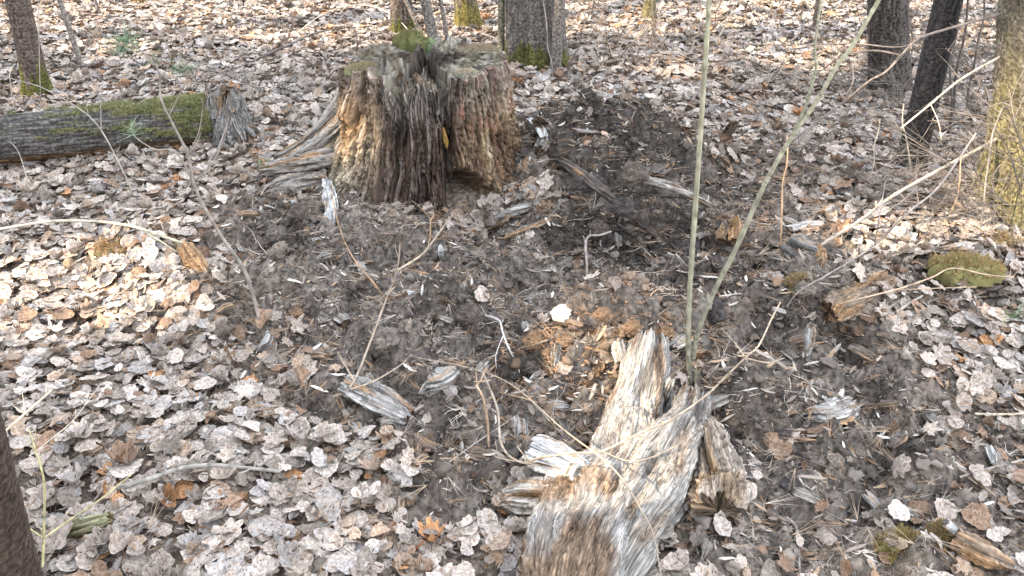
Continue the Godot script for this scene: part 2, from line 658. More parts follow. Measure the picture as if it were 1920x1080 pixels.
func strand(b: MB, p: Vector3, dir: Vector3, length: float, width: float, bend: float, r: RandomNumberGenerator, col: Color, segs := 4) -> void:
	var side := dir.cross(Vector3(r.randf() - .5, r.randf() - .5, r.randf() - .5)).normalized()
	var other := dir.cross(side).normalized()
	var first := b.v.size()
	var d := dir
	for k in segs + 1:
		var w := width * (1.0 - 0.8 * k / float(segs))
		for s in 3:
			var a := TAU * s / 3.0
			b.vert(p + side * cos(a) * w + other * sin(a) * w, col)
		d = (d + (side * r.randf_range(-1, 1) + other * r.randf_range(-1, 1)) * bend).normalized()
		p += d * length / segs
	b.sheet(first, segs + 1, 3, true)

func tuft_mesh(sd: int, count: int, spread: float, bend: float, width := 0.011) -> ArrayMesh:
	var b := MB.new()
	var r := RandomNumberGenerator.new()
	r.seed = sd
	for k in count:
		var p := Vector3(r.randfn(0, spread), r.randf() * 0.12, r.randfn(0, spread))
		var d := Vector3(r.randfn(), r.randf_range(-0.1, 0.7), r.randfn()).normalized()
		var w := r.randf_range(0.55, 1.5)
		strand(b, p, d, r.randf_range(0.4, 1.1), width * r.randf_range(0.6, 1.4), bend, r, Color(w, w, w), 4)
	return b.done()

func chip_mesh(sd: int) -> ArrayMesh:      # a flat splinter, one unit long
	var b := MB.new()
	var r := RandomNumberGenerator.new()
	r.seed = sd
	for i in 6:
		var t := i / 5.0
		var w := 0.13 * (1.0 - 0.75 * pow(absf(t * 2.0 - 1.0), 2.0 + r.randf()))
		for k in 6:
			var a := TAU * k / 6.0
			var g := r.randf_range(0.75, 1.2)
			b.vert(Vector3(cos(a) * w * r.randf_range(.8, 1.2), sin(a) * w * 0.4 + 0.05 * sin(t * 4.0 + sd), t - 0.5), Color(g, g, g))
	b.sheet(0, 6, 6, true)
	return b.done()

func scatter_on_soil(want: int, low: float, power := 0.85) -> Array:
	var out := []
	for k in want:
		var z := -lerpf(0.75, 7.5, pow(rng.randf(), power))
		var half := 0.64 * absf(z) + 0.4
		if rng.randf() > half / 5.2:
			continue
		var x := rng.randf_range(-half, half)
		if rng.randf() < lerpf(low, 1.0, Dug(x, z)) and not is_blocked(x, z, -0.04):
			out.append(Vector3(x, H(x, z), z))
	return out

func turned(r: RandomNumberGenerator) -> Basis:
	return Basis.from_euler(Vector3(r.randf() * TAU, r.randf() * TAU, r.randf() * TAU))

func rusty_at(p: Vector3) -> float:      # crumbled red-brown rotten wood beside the log
	var q := 0.0
	for e in rust:
		q = maxf(q, exp(-(pow((p.x - e[0]) / e[2], 2.0) + pow((p.z - e[1]) / e[3], 2.0))))
	return q
var rust := []
var humus_shadow := []  # dark humus, together with heap shadows put into the soil colour
func humus_shadow_at(x: float, z: float) -> float:
	var q := 0.0
	for e in humus_shadow:
		var dx: float = (x - e[0]) / e[2]
		if absf(dx) < 2.2:
			q = maxf(q, exp(-(dx * dx + pow((z - e[1]) / e[3], 2.0))))
	return clampf(q * 1.3, 0.0, 1.0)

func soil_tint(p: Vector3, r: RandomNumberGenerator) -> Color:
	var w := clampf(n_mid.get_noise_2d(p.x * 4.0 + 5.0, p.z * 4.0) * 0.9 + 0.5 + r.randfn(0, 0.22), 0.0, 1.0)
	var c := Color(0.062, 0.052, 0.045).lerp(Color(0.19, 0.16, 0.137), w)
	c *= r.randf_range(0.6, 1.4)
	if r.randf() < 0.14:
		c = Color(0.33, 0.29, 0.25)
	c = c.lerp(c * 0.40, humus_shadow_at(p.x, p.z))
	return c.lerp(Color(0.25, 0.15, 0.088) * r.randf_range(0.6, 1.5), clampf(rusty_at(p) * 1.7 - 0.15, 0.0, 0.95))

func make_small_stuff() -> void:
	for e in [[1170, 600, .32, .17], [1085, 690, .26, .17], [1010, 640, .2, .13], [1060, 1000, .12, .1], [1390, 440, .12, .1], [830, 395, .25, .09]]:
		var q := G(e[0], e[1])
		rust.append([q.x, q.z, e[2], e[3]])
	var variants := [blob_mesh(3, 1.2), blob_mesh(4, 1.4), blob_mesh(5, 1.2)]
	var groups := [[], [], []]
	var cols := [[], [], []]
	for p in scatter_on_soil(210000, 0.10):
		var k := rng.randi() % 3
		var s := 0.004 * pow(8.0, pow(rng.randf(), 2.0))
		if s > 0.022 and rng.randf() < 0.5:
			s *= 0.5
		groups[k].append(Transform3D(turned(rng).scaled(Vector3(s, s * 0.8, s) * 1.3), p + Vector3.UP * s * 0.3))
		cols[k].append(soil_tint(p, rng) if s < 0.009 else soil_tint(p, rng).lerp(Color(.105, .086, .072) * (1.0 - 0.5 * humus_shadow_at(p.x, p.z)) * rng.randf_range(.6, 1.3), 0.7))
	var root := Node3D.new()
	root.name = "soil_crumbs"
	add_child(root)
	root.set_meta("kind", "stuff")
	root.set_meta("label", "loose dark soil crumbs strewn over the dug ground")
	for k in 3:
		many("crumb_scatter", variants[k], M.crumb, groups[k], cols[k], root)
	# fine rootlets and fibres
	root = Node3D.new()
	root.name = "root_fibres"
	add_child(root)
	root.set_meta("kind", "stuff")
	root.set_meta("label", "fuzz of fine rootlets and wood fibres on dug soil")
	for k in 3:
		var m := tuft_mesh(20 + k, 9, 0.26, 0.5, 0.024)
		var pl := []
		var co := []
		for p in scatter_on_soil(15000, 0.06):
			var s := rng.randf_range(0.025, 0.06)
			pl.append(Transform3D(Basis(Vector3.UP, rng.randf() * TAU).scaled(Vector3(s, s * rng.randf_range(.5, 1.1), s)), p + Vector3.UP * 0.002))
			co.append(soil_tint(p, rng) * rng.randf_range(0.45, 2.0))
		many("fibre_scatter", m, M.crumb, pl, co, root)
	for k in 3:
		var b := MB.new()
		var r := RandomNumberGenerator.new()
		r.seed = 80 + k
		for q in 3:
			strand(b, Vector3(r.randf() * .2, 0, r.randf() * .2), Vector3(r.randfn(), .25, r.randfn()).normalized(), r.randf_range(.6, 1.2), 0.011, 0.38, r, Color.WHITE, 9)
		var m := b.done()
		var pl := []
		var co := []
		for p in scatter_on_soil(1500, 0.03):
			var s := rng.randf_range(0.07, 0.2)
			pl.append(Transform3D(Basis(Vector3.UP, rng.randf() * TAU).scaled(Vector3(s, s * .6, s)), p + Vector3.UP * 0.006))
			co.append([Color(.30, .26, .22), Color(.17, .14, .12), Color(.26, .19, .13), Color(.10, .085, .075)][rng.randi() % 4])
		many("rootlet_scatter", m, M.crumb, pl, co, root)
	# pine needles
	root = Node3D.new()
	root.name = "pine_needle_litter"
	add_child(root)
	root.set_meta("kind", "stuff")
	root.set_meta("label", "brown fallen pine needles lying among the leaves")
	for k in 2:
		var b := MB.new()
		var r := RandomNumberGenerator.new()
		r.seed = 60 + k
		for q in 5:
			strand(b, Vector3.ZERO, Vector3(r.randfn(0, 0.16), 0.06, 1).normalized(), 1.0, 0.007, 0.05, r, Color.WHITE, 3)
		var m := b.done()
		var pl := []
		var co := []
		for p in scatter_on_soil(15000, 0.5):
			var s := rng.randf_range(0.05, 0.10)
			pl.append(Transform3D((Basis(Vector3.UP, rng.randf() * TAU) * Basis(Vector3.RIGHT, rng.randfn(0, 0.2))).scaled(Vector3.ONE * s), p + Vector3.UP * rng.randf_range(0.006, 0.032)))
			co.append([Color(.26, .16, .09), Color(.30, .22, .15), Color(.20, .15, .12), Color(.36, .31, .26)][rng.randi() % 4])
		many("needle_scatter", m, M.needle, pl, co, root)
	# splinters and leaf crumbs
	root = Node3D.new()
	root.name = "wood_crumbs"
	add_child(root)
	root.set_meta("kind", "stuff")
	root.set_meta("label", "tiny pale splinters and leaf crumbs on the dug soil")
	for k in 3:
		var pl := []
		var co := []
		for p in scatter_on_soil(34000, 0.12):
			var s := 0.010 * pow(6.0, pow(rng.randf(), 2.2))
			pl.append(Transform3D((Basis(Vector3.UP, rng.randf() * TAU) * Basis(Vector3.RIGHT, rng.randfn(0, 0.35))).scaled(Vector3(s * rng.randf_range(.6, 1.5), s, s)), p + Vector3.UP * rng.randf_range(0.004, 0.014)))
			co.append([Color(.26, .225, .195), Color(.20, .165, .14), Color(.13, .105, .088), Color(.36, .33, .295), Color(.22, .155, .105), Color(.16, .13, .11)][rng.randi() % 6])
		many("splinter_scatter", chip_mesh(40 + k), M.crumb, pl, co, root)
	var frag := leaf_mesh(2, .4, .5, .5, .4, 901)
	var pf := []
	var cf := []
	for p in scatter_on_soil(42000, 0.25):
		var s := 0.011 * pow(4.2, pow(rng.randf(), 1.5))
		pf.append(Transform3D(Basis.from_euler(Vector3(rng.randfn(0, .6), rng.randf() * TAU, rng.randfn(0, .6))).scaled(Vector3(s, s, s * 1.2)), p + Vector3.UP * rng.randf_range(0.003, 0.016)))
		cf.append((TONES[[6, 4, 1, 2, 1][rng.randi() % 5]][2] as Color) * rng.randf_range(.4, .85))
	many("leaf_crumb_scatter", frag, M.leaf_0, pf, cf, root)

# ------------------------------------------------------------------ wood
func surface_fibres(b: MB, rows: int, nv: int, count: int, small: float, big: float, sd: int, parent: Node, shift := Vector3.ZERO) -> void:
	var r := RandomNumberGenerator.new()
	r.seed = sd
	var pl := []
	var co := []
	for k in count:
		var i := r.randi_range(5, rows - 8)
		var q := i * nv + r.randi() % (nv - 1)
		var p := b.v[q]
		var along := (b.v[q + nv * 2] - p).normalized()
		var across := (b.v[q + 1] - p)
		var out := across.cross(along).normalized()
		var z := (along + Vector3(r.randfn(), r.randfn(), r.randfn()) * 0.3).normalized()
		var x := z.cross(out)
		if x.length() < 0.05:
			continue
		x = x.normalized()
		var s := small * pow(big / small, pow(r.randf(), 1.8))
		pl.append(Transform3D(Basis(x, z.cross(x), z).scaled_local(Vector3(s * r.randf_range(.12, .45), s * .45, s)), p + shift))
		var c := b.c[q]
		co.append(c.lerp(Color(.34, .31, .28), r.randf() * 0.3) * r.randf_range(.7, 1.45))
	many("wood_fibres", chip_mesh(sd), M.crumb, pl, co, parent)

func smooth_path(p: Array, per := 6) -> PackedVector3Array:
	var out := PackedVector3Array()
	for i in p.size() - 1:
		var a: Vector3 = p[maxi(i - 1, 0)]
		var b: Vector3 = p[i]
		var c: Vector3 = p[i + 1]
		var d: Vector3 = p[mini(i + 2, p.size() - 1)]
		for k in per:
			out.append(b.cubic_interpolate(c, a, d, k / float(per)))
	out.append(p[p.size() - 1])
	return out

func tube(b: MB, pts: PackedVector3Array, r0: float, r1: float, col: Color, sides := 7, sd := 0, tip := Color(-1, 0, 0)) -> void:
	var first := b.v.size()
	var side := Vector3.ZERO
	for i in pts.size():
		var t := (pts[mini(i + 1, pts.size() - 1)] - pts[maxi(i - 1, 0)]).normalized()
		if side == Vector3.ZERO:
			side = t.cross(Vector3.UP if absf(t.y) < 0.9 else Vector3.RIGHT).normalized()
		side = (side - t * side.dot(t)).normalized()
		var o := t.cross(side)
		var f := i / float(pts.size() - 1)
		var r := lerpf(r0, r1, f) * (1.0 + 0.13 * n_mid.get_noise_2d(i * 7.0 + sd * 13.0, sd))
		var knot := 1.0 + 0.6 * maxf(0.0, n_fine.get_noise_2d(i * 5.0, sd * 31.0) - 0.25)
		var w := 0.85 + 0.55 * n_fine.get_noise_2d(i * 3.0 + 7.0, sd * 3.0)
		var cc := col if tip.r < 0.0 else col.lerp(tip, f)
		for k in sides:
			var a := TAU * k / sides
			var g := w * (1.0 + 0.6 * n_fine.get_noise_2d(i * 9.0, k * 11.0 + sd))
			b.vert(pts[i] + (side * cos(a) + o * sin(a)) * r * knot, Color(cc.r * g, cc.g * g, cc.b * g), Vector2(k / float(sides), f))
	b.sheet(first, pts.size(), sides, true)
	for e in [0, pts.size() - 1]:
		var c := b.vert(pts[e], Color(.34, .28, .21))
		for k in sides:
			var p: int = first + e * sides + k
			var q: int = first + e * sides + (k + 1) % sides
			if e == 0:
				b.tri(c, p, q)
			else:
				b.tri(c, q, p)

# a weathered piece of wood whose grain runs along its path
func grain(b: MB, path: Array, wide: Array, high: Array, o: Dictionary) -> void:
	var nu: int = o.get("nu", 60)
	var nv: int = o.get("nv", 48)
	var sd: float = o.get("seed", 1.0)
	var ridge: float = o.get("ridge", 0.12)
	var jag0: float = o.get("jag0", 0.06)
	var jag1: float = o.get("jag1", 0.06)
	var rot: float = o.get("rot", 0.3)
	var ca: Color = o.get("dark", Color(.12, .10, .085))
	var cb: Color = o.get("light", Color(.45, .41, .36))
	var cr: Color = o.get("rust", Color(.28, .17, .09))
	var grainy: float = o.get("freq", 9.0)
	var flat: float = o.get("square", 1.0)
	var bend: float = o.get("bend", 0.38)
	var around: float = maxf(snappedf(4.5 * 9.0 * ((wide[0] as float) + (high[0] as float)), 1.0), 1.0) / 4.5
	var pts := smooth_path(path, 8)
	var first := b.v.size()
	var n := pts.size()
	var length := 0.0
	for i in n - 1:
		length += pts[i].distance_to(pts[i + 1])
	var tag_end: float = o.get("rot_end", 0.0)
	for i in nu + 6:
		var f0 := clampf((i - 3) / float(nu - 1), 0.0, 1.0)
		for k in nv:
			var a := TAU * k / nv
			var ca_ := cos(a)
			var sa_ := sin(a)
			var j0 := jag0 * (0.5 + 0.9 * absf(n_fine.get_noise_2d(ca_ * 12.0 + sd * 7.0, sa_ * 12.0)) + 0.8 * n_mid.get_noise_2d(ca_ * 4.0 + sd * 3.0, sa_ * 4.0))
			var j1 := jag1 * (0.5 + 0.9 * absf(n_fine.get_noise_2d(ca_ * 12.0 + sd * 5.0 + 90.0, sa_ * 12.0)) + 0.8 * n_mid.get_noise_2d(ca_ * 4.0 + sd * 9.0, sa_ * 4.0 + 50.0))
			var f := lerpf(j0, 1.0 - j1, f0)
			var x := clampf(f, 0.0, 1.0) * (n - 1)
			var i0 := mini(int(x), n - 2)
			var c := pts[i0].lerp(pts[i0 + 1], x - i0)
			if f < 0.0:
				c += (pts[0] - pts[1]).normalized() * -f * length
			elif f > 1.0:
				c += (pts[n - 1] - pts[n - 2]).normalized() * (f - 1.0) * length
			var t := (pts[mini(i0 + 1, n - 1)] - pts[maxi(i0 - 1, 0)]).normalized()
			var side := t.cross(Vector3.UP)
			side = side.normalized() if side.length() > 0.05 else Vector3.RIGHT
			if o.has("side"):
				side = ((o.side as Vector3) - t * (o.side as Vector3).dot(t)).normalized()
			var up: Vector3 = side.cross(t).normalized()
			var q := f * (wide.size() - 1)
			var w0 := clampi(int(q), 0, wide.size() - 2)
			var w := lerpf(wide[w0], wide[w0 + 1], smoothstep(0, 1, q - w0))
			var hh := lerpf(high[w0], high[w0 + 1], smoothstep(0, 1, q - w0))
			var s := f * length
			# ridges along the grain, eroded hollows and crumbly rot
			var wa := n_soft.get_noise_2d(s * 9.0, sd * 31.0) * 0.35      # the grain wanders
			var cg := cos(a + wa)
			var sg := sin(a + wa)
			var g0 := n_soft.get_noise_3d(ca_ * 2.4 + sd * 13.0, sa_ * 2.4, s * 6.0)
			var g1 := n_mid.get_noise_3d(cg * grainy * 0.9, sg * grainy * 0.9, s * 3.5 + sd * 11.0)
			var g2 := n_fine.get_noise_3d(cg * grainy * 5.5, sg * grainy * 5.5, s * 9.0 + sd * 5.0)
			var c0 := c + side * ca_ * w + up * sa_ * hh
			var g3 := n_fine.get_noise_3d(c0.x * 130.0 + sd, c0.y * 130.0, c0.z * 130.0)
			var g4 := n_cell.get_noise_3d(c0.x * 60.0 + sd, c0.y * 60.0, c0.z * 60.0) + 0.7
			var pit := clampf(n_soft.get_noise_3d(ca_ * 2.5 + 30.0, sa_ * 2.5, s * 9.0 + sd * 23.0) * 2.6 - 0.3, 0.0, 1.0)
			var rt := clampf(n_soft.get_noise_3d(ca_ * 2.0 + 60.0, sa_ * 2.0, s * 8.0 + sd * 3.0) * 2.2 + rot - 0.25 + tag_end * smoothstep(0.5, 0.8, f), 0.0, 1.0)
			var d := 1.0 + bend * g0 + ridge * (0.5 - 1.3 * absf(g1)) + ridge * 0.5 * g2 * (1.0 - rt) - pit * ridge * 1.6
			d += ridge * (rt * (g3 * 1.0 - g4 * 1.3) + (1.0 - rt) * g3 * 0.09)
			var inset := maxi(3 - i, i - nu - 2)
			if inset > 0:
				d = lerpf(d, 1.0, inset / 3.0) * [1.0, 0.90, 0.58, 0.05][inset]
				c += t * (1.0 if i < 3 else -1.0) * (0.006 * inset + 0.03 * n_fine.get_noise_3d(ca_ * inset * 9.0, sa_ * inset * 9.0, sd)) * minf(1.0, (w + hh) * 8.0)
			var cx := signf(ca_) * pow(absf(ca_), flat)
			var cy := signf(sa_) * pow(absf(sa_), flat)
			var p: Vector3 = c + side * cx * w * d + up * cy * hh * d
			var light := clampf(0.66 - 0.6 * absf(g1) + g2 * 0.8 + 0.12 * g3 + 0.3 * g0, 0.0, 1.0)
			var col := ca.lerp(cb, light)
			if absf(g1) < 0.03 or pit > 0.7:
				col = ca * 0.8
			col *= clampf(1.0 + g3 * (0.2 + 0.6 * rt), 0.5, 1.5)
			col = col.lerp(cr * (0.45 + 0.7 * light + 0.5 * g3), clampf(rt + pit * 0.4 * rot, 0.0, 0.92))
			if inset > 0:
				col = ca.lerp(cr, 0.5 + n_fine.get_noise_3d(p.x * 160.0, p.y * 160.0, p.z * 160.0)) * (0.7 + 0.5 * n_mid.get_noise_3d(p.x * 90.0, p.y * 90.0, p.z * 90.0))
			b.vert(p, col, Vector2(k / float(nv) * around, s))
	b.sheet(first, nu + 6, nv, true)

# a tree trunk with furrowed bark, standing at base and pointing through top
func trunk(base: Vector3, dir: Vector3, r: float, tall: float, o: Dictionary) -> ArrayMesh:
	var b := MB.new()
	var nv: int = o.get("nv", 72)
	var nu: int = o.get("nu", 120)
	var sd: float = o.get("seed", 1.0)
	var flare: float = o.get("flare", 0.45)
	var deep: float = o.get("deep", 0.06)
	var bark: Color = o.get("bark", Color(.13, .105, .088))
	var pale: Color = o.get("pale", Color(.27, .235, .205))
	var moss: Color = o.get("moss", Color(.12, .125, .03))
	var mossy: float = o.get("mossy", 0.0)       # height in metres
	var side := dir.cross(Vector3(0, 0, 1)).normalized()
	var fw := side.cross(dir).normalized()
	for i in nu:
		var f := i / float(nu - 1)
		var h := -0.06 + (1.6 * f if f < 0.75 else 1.2 + (tall - 1.2) * pow((f - 0.75) / 0.25, 1.4))
		if tall < 2.0:
			h = -0.06 + (tall + 0.06) * f
		var rr := r * (1.0 - 0.75 * maxf(0.0, h) / maxf(tall, 2.0) * 0.9)
		for k in nv:
			var a := TAU * k / nv
			var ca := cos(a)
			var sa := sin(a)
			var lobes := 0.65 + 0.7 * n_soft.get_noise_3d(ca * 5.0 + sd * 9.0, sa * 5.0, sd)
			var fl := 1.0 + flare * maxf(lobes, 0.1) * exp(-maxf(h, -0.03) / (r * 1.1 + 0.02))
			var g1 := n_mid.get_noise_3d(ca * r * 60.0, sa * r * 60.0, h * 7.0 + sd * 11.0)
			var g2 := n_fine.get_noise_3d(ca * r * 120.0, sa * r * 120.0, h * 30.0 + sd * 5.0)
			var d := fl + deep * (0.5 - 2.6 * absf(g1)) + deep * 0.5 * g2
			var p := base + dir * h + (side * ca + fw * sa) * rr * d
			var light := clampf(0.75 - 3.0 * absf(g1) + 0.35 * g2, 0.0, 1.0)
			if absf(g1) < 0.08:
				light *= 0.35
			var c := bark.lerp(pale, light)
			if mossy > 0.0:
				var q := clampf((mossy * (1.0 + 0.9 * n_soft.get_noise_3d(ca * 3.0, sa * 3.0, h * 4.0 + sd)) - h) / (mossy * 0.4), 0.0, 0.9)
				c = c.lerp(moss * (0.7 + 0.8 * light), q)
			b.vert(p, c, Vector2(k / float(nv), h))
	b.sheet(0, nu, nv, true)
	var cap := b.vert(base + dir * tall, Color(.3, .24, .18))
	for k in nv:
		b.tri(cap, (nu - 1) * nv + (k + 1) % nv, (nu - 1) * nv + k)
	return b.done()

func limbs(t: Node3D, dir: Vector3, r: float, from: float, to: float, count: int, col: Color, sd: int) -> void:
	var q := RandomNumberGenerator.new()
	q.seed = sd
	for k in count:
		var h := lerpf(from, to, (k + q.randf()) / count)
		var a := q.randf() * TAU
		var out := Vector3(cos(a), q.randf_range(0.3, 0.9), sin(a)).normalized()
		var p := dir * h
		var b := MB.new()
		var l := q.randf_range(0.7, 1.9)
		var pts := [p]
		for s in 4:
			p += out * l / 4.0
			out = (out + Vector3(q.randfn(0, .2), q.randfn(.05, .15), q.randfn(0, .2))).normalized()
			pts.append(p)
		tube(b, smooth_path(pts, 3), r * 0.28, r * 0.06, col, 5, sd + k)
		for s in 5:
			var w: Vector3 = pts[1 + s % 4]
			var o2 := (out + Vector3(q.randfn(0, .8), q.randfn(.2, .3), q.randfn(0, .8))).normalized()
			tube(b, smooth_path([w, w + o2 * l * .2, w + (o2 + Vector3(0, .2, 0)) * l * .45], 3), r * 0.1, r * 0.02, col, 4, sd + k * 3 + s)
		part("limb", b.done(), M.bark, t)

func tree(called: String, label: String, category: String, foot: Array, top: Array, r: float, tall: float, o: Dictionary, group := "") -> Node3D:
	var base := G(foot[0], foot[1])
	var t2 := onz(top[0], top[1], base.z + o.get("back", 0.0))
	var dir := (t2 - base).normalized()
	var t := thing(called, label, category, base, group)
	part("trunk", trunk(Vector3.ZERO, dir, r, tall, o), M.bark, t)
	if tall > 3.0:
		limbs(t, dir, r, tall * 0.4, tall * 0.95, o.get("limbs", 7), o.get("bark", Color(.13, .105, .088)), int(o.get("seed", 1)) * 17)
	blocked.append([base.x, base.z, r * 1.05])
	return t

# ------------------------------------------------------------------ moss
func moss_mesh(rx: float, rz: float, hh: float, sd: int, col: Color, blades := 700, long := 0.012) -> ArrayMesh:
	var b := MB.new()
	var r := RandomNumberGenerator.new()
	r.seed = sd
	var nu := 22
	var nv := 34
	var top := func(f: float, a: float) -> Vector3:
		var e := 1.0 + 0.45 * n_soft.get_noise_3d(cos(a) * 5.0 + sd * 3.0, sin(a) * 5.0, sd) + 0.35 * n_fine.get_noise_3d(cos(a) * 6.0, sin(a) * 6.0, sd * 7.0)
		var y := hh * (sqrt(maxf(0.0, 1.0 - f * f)) + 0.5 * n_mid.get_noise_3d(cos(a) * f * 9.0, sin(a) * f * 12.0, sd)) - 0.01 * f
		return Vector3(cos(a) * rx * f * e, y, sin(a) * rz * f * e)
	for i in nu:
		for k in nv:
			var a := TAU * k / nv
			var f := i / float(nu - 1)
			var p: Vector3 = top.call(f, a)
			if i == nu - 1:
				p.y = -0.03
			var w := 0.75 + 0.7 * n_fine.get_noise_3d(p.x * 160.0, p.y * 160.0, p.z * 160.0 + sd)
			b.vert(p, Color(col.r * w, col.g * w, col.b * w))
	b.sheet(0, nu, nv, true)
	for k in blades:
		var p: Vector3 = top.call(sqrt(r.randf()) * 0.97, r.randf() * TAU)
		var w := r.randf_range(0.6, 1.6)
		var warm := r.randf()
		strand(b, p, (Vector3(r.randfn(0, .5), 1, r.randfn(0, .5)) + Vector3(p.x / rx, 0, p.z / rz) * 0.7).normalized(), long * r.randf_range(.6, 1.5), long * 0.09, 0.3, r, Color(col.r * w * (1.0 + 0.5 * warm), col.g * w, col.b * w), 2)
	return b.done()

func moss_patch(label: String, u: float, v: float, rx: float, rz: float, hh: float, col: Color, sd: int) -> void:
	lone("moss_cushion", moss_mesh(rx * .9, rz * .9, hh * 0.62, sd, col.lerp(Color(.15, .115, .07), 0.4), 1400, 0.015), M.moss, label, "moss", G(u, v), "moss cushions on the ground")

# ------------------------------------------------------------------ the big stump
func stump_side(a: float, h: float) -> Array:     # radius and rim height; a = 0 faces the camera, negative to the left
	var tall := 0.47 + 0.05 * exp(-pow((a + 0.62) / 0.25, 2.0)) + 0.03 * n_soft.get_noise_2d(cos(a) * 6.0, sin(a) * 6.0)
	tall += 0.05 * n_fine.get_noise_2d(cos(a) * 22.0, sin(a) * 22.0) * (0.4 + 0.8 * exp(-pow((a + 0.2) / 0.45, 2.0)))
	tall -= 0.07 * exp(-pow((a - 0.27) / 0.07, 2.0))
	tall -= 0.06 * exp(-pow((a + 0.32) / 0.22, 2.0))
	if a > 0.36 and a < 1.7:
		tall = 0.50 + 0.012 * n_fine.get_noise_2d(a * 30.0, 4.0)
	if absf(a) > 1.9:
		tall = 0.47 + 0.05 * n_mid.get_noise_2d(cos(a) * 9.0, sin(a) * 9.0)
	var f := clampf(h, 0.0, 1.0)
	var low := 1.0 - f
	var r := 0.335 + 0.06 * low + 0.07 * pow(low, 3.0)
	r += 0.19 * pow(low, 1.35) * exp(-pow((a + 1.15) / 0.5, 2.0))
	r += 0.10 * pow(low, 3.0) * exp(-pow((a + 1.35) / 0.35, 2.0))        # left root
	r += 0.10 * pow(low, 3.0) * exp(-pow((a + 0.55) / 0.3, 2.0))
	r += 0.06 * pow(low, 2.5) * exp(-pow((a - 1.0) / 0.4, 2.0))
	r += 0.06 * pow(low, 3.0) * exp(-pow((a - 2.6) / 0.5, 2.0))
	r -= 0.17 * exp(-pow((a - 0.27 - 0.06 * low) / (0.055 + 0.04 * low), 2.0)) * (0.55 + 0.45 * low)    # the cleft
	r -= 0.33 * exp(-pow((a - 0.50) / 0.17, 2.0)) * smoothstep(0.58 + 0.5 * absf(a - 0.45), 0.76 + 0.5 * absf(a - 0.45), low)     # the burrow
	r -= 0.055 * exp(-pow((a + 0.30 - 0.12 * low) / 0.07, 2.0)) * (0.5 + 0.5 * f)
	r -= 0.05 * exp(-pow((a + 0.02) / 0.05, 2.0))
	r -= 0.04 * exp(-pow((a + 0.80 + 0.1 * low) / 0.06, 2.0)) * f
	r -= 0.05 * exp(-pow((a + 1.1) / 0.1, 2.0)) * (1.0 - 0.5 * low)
	return [r, tall]

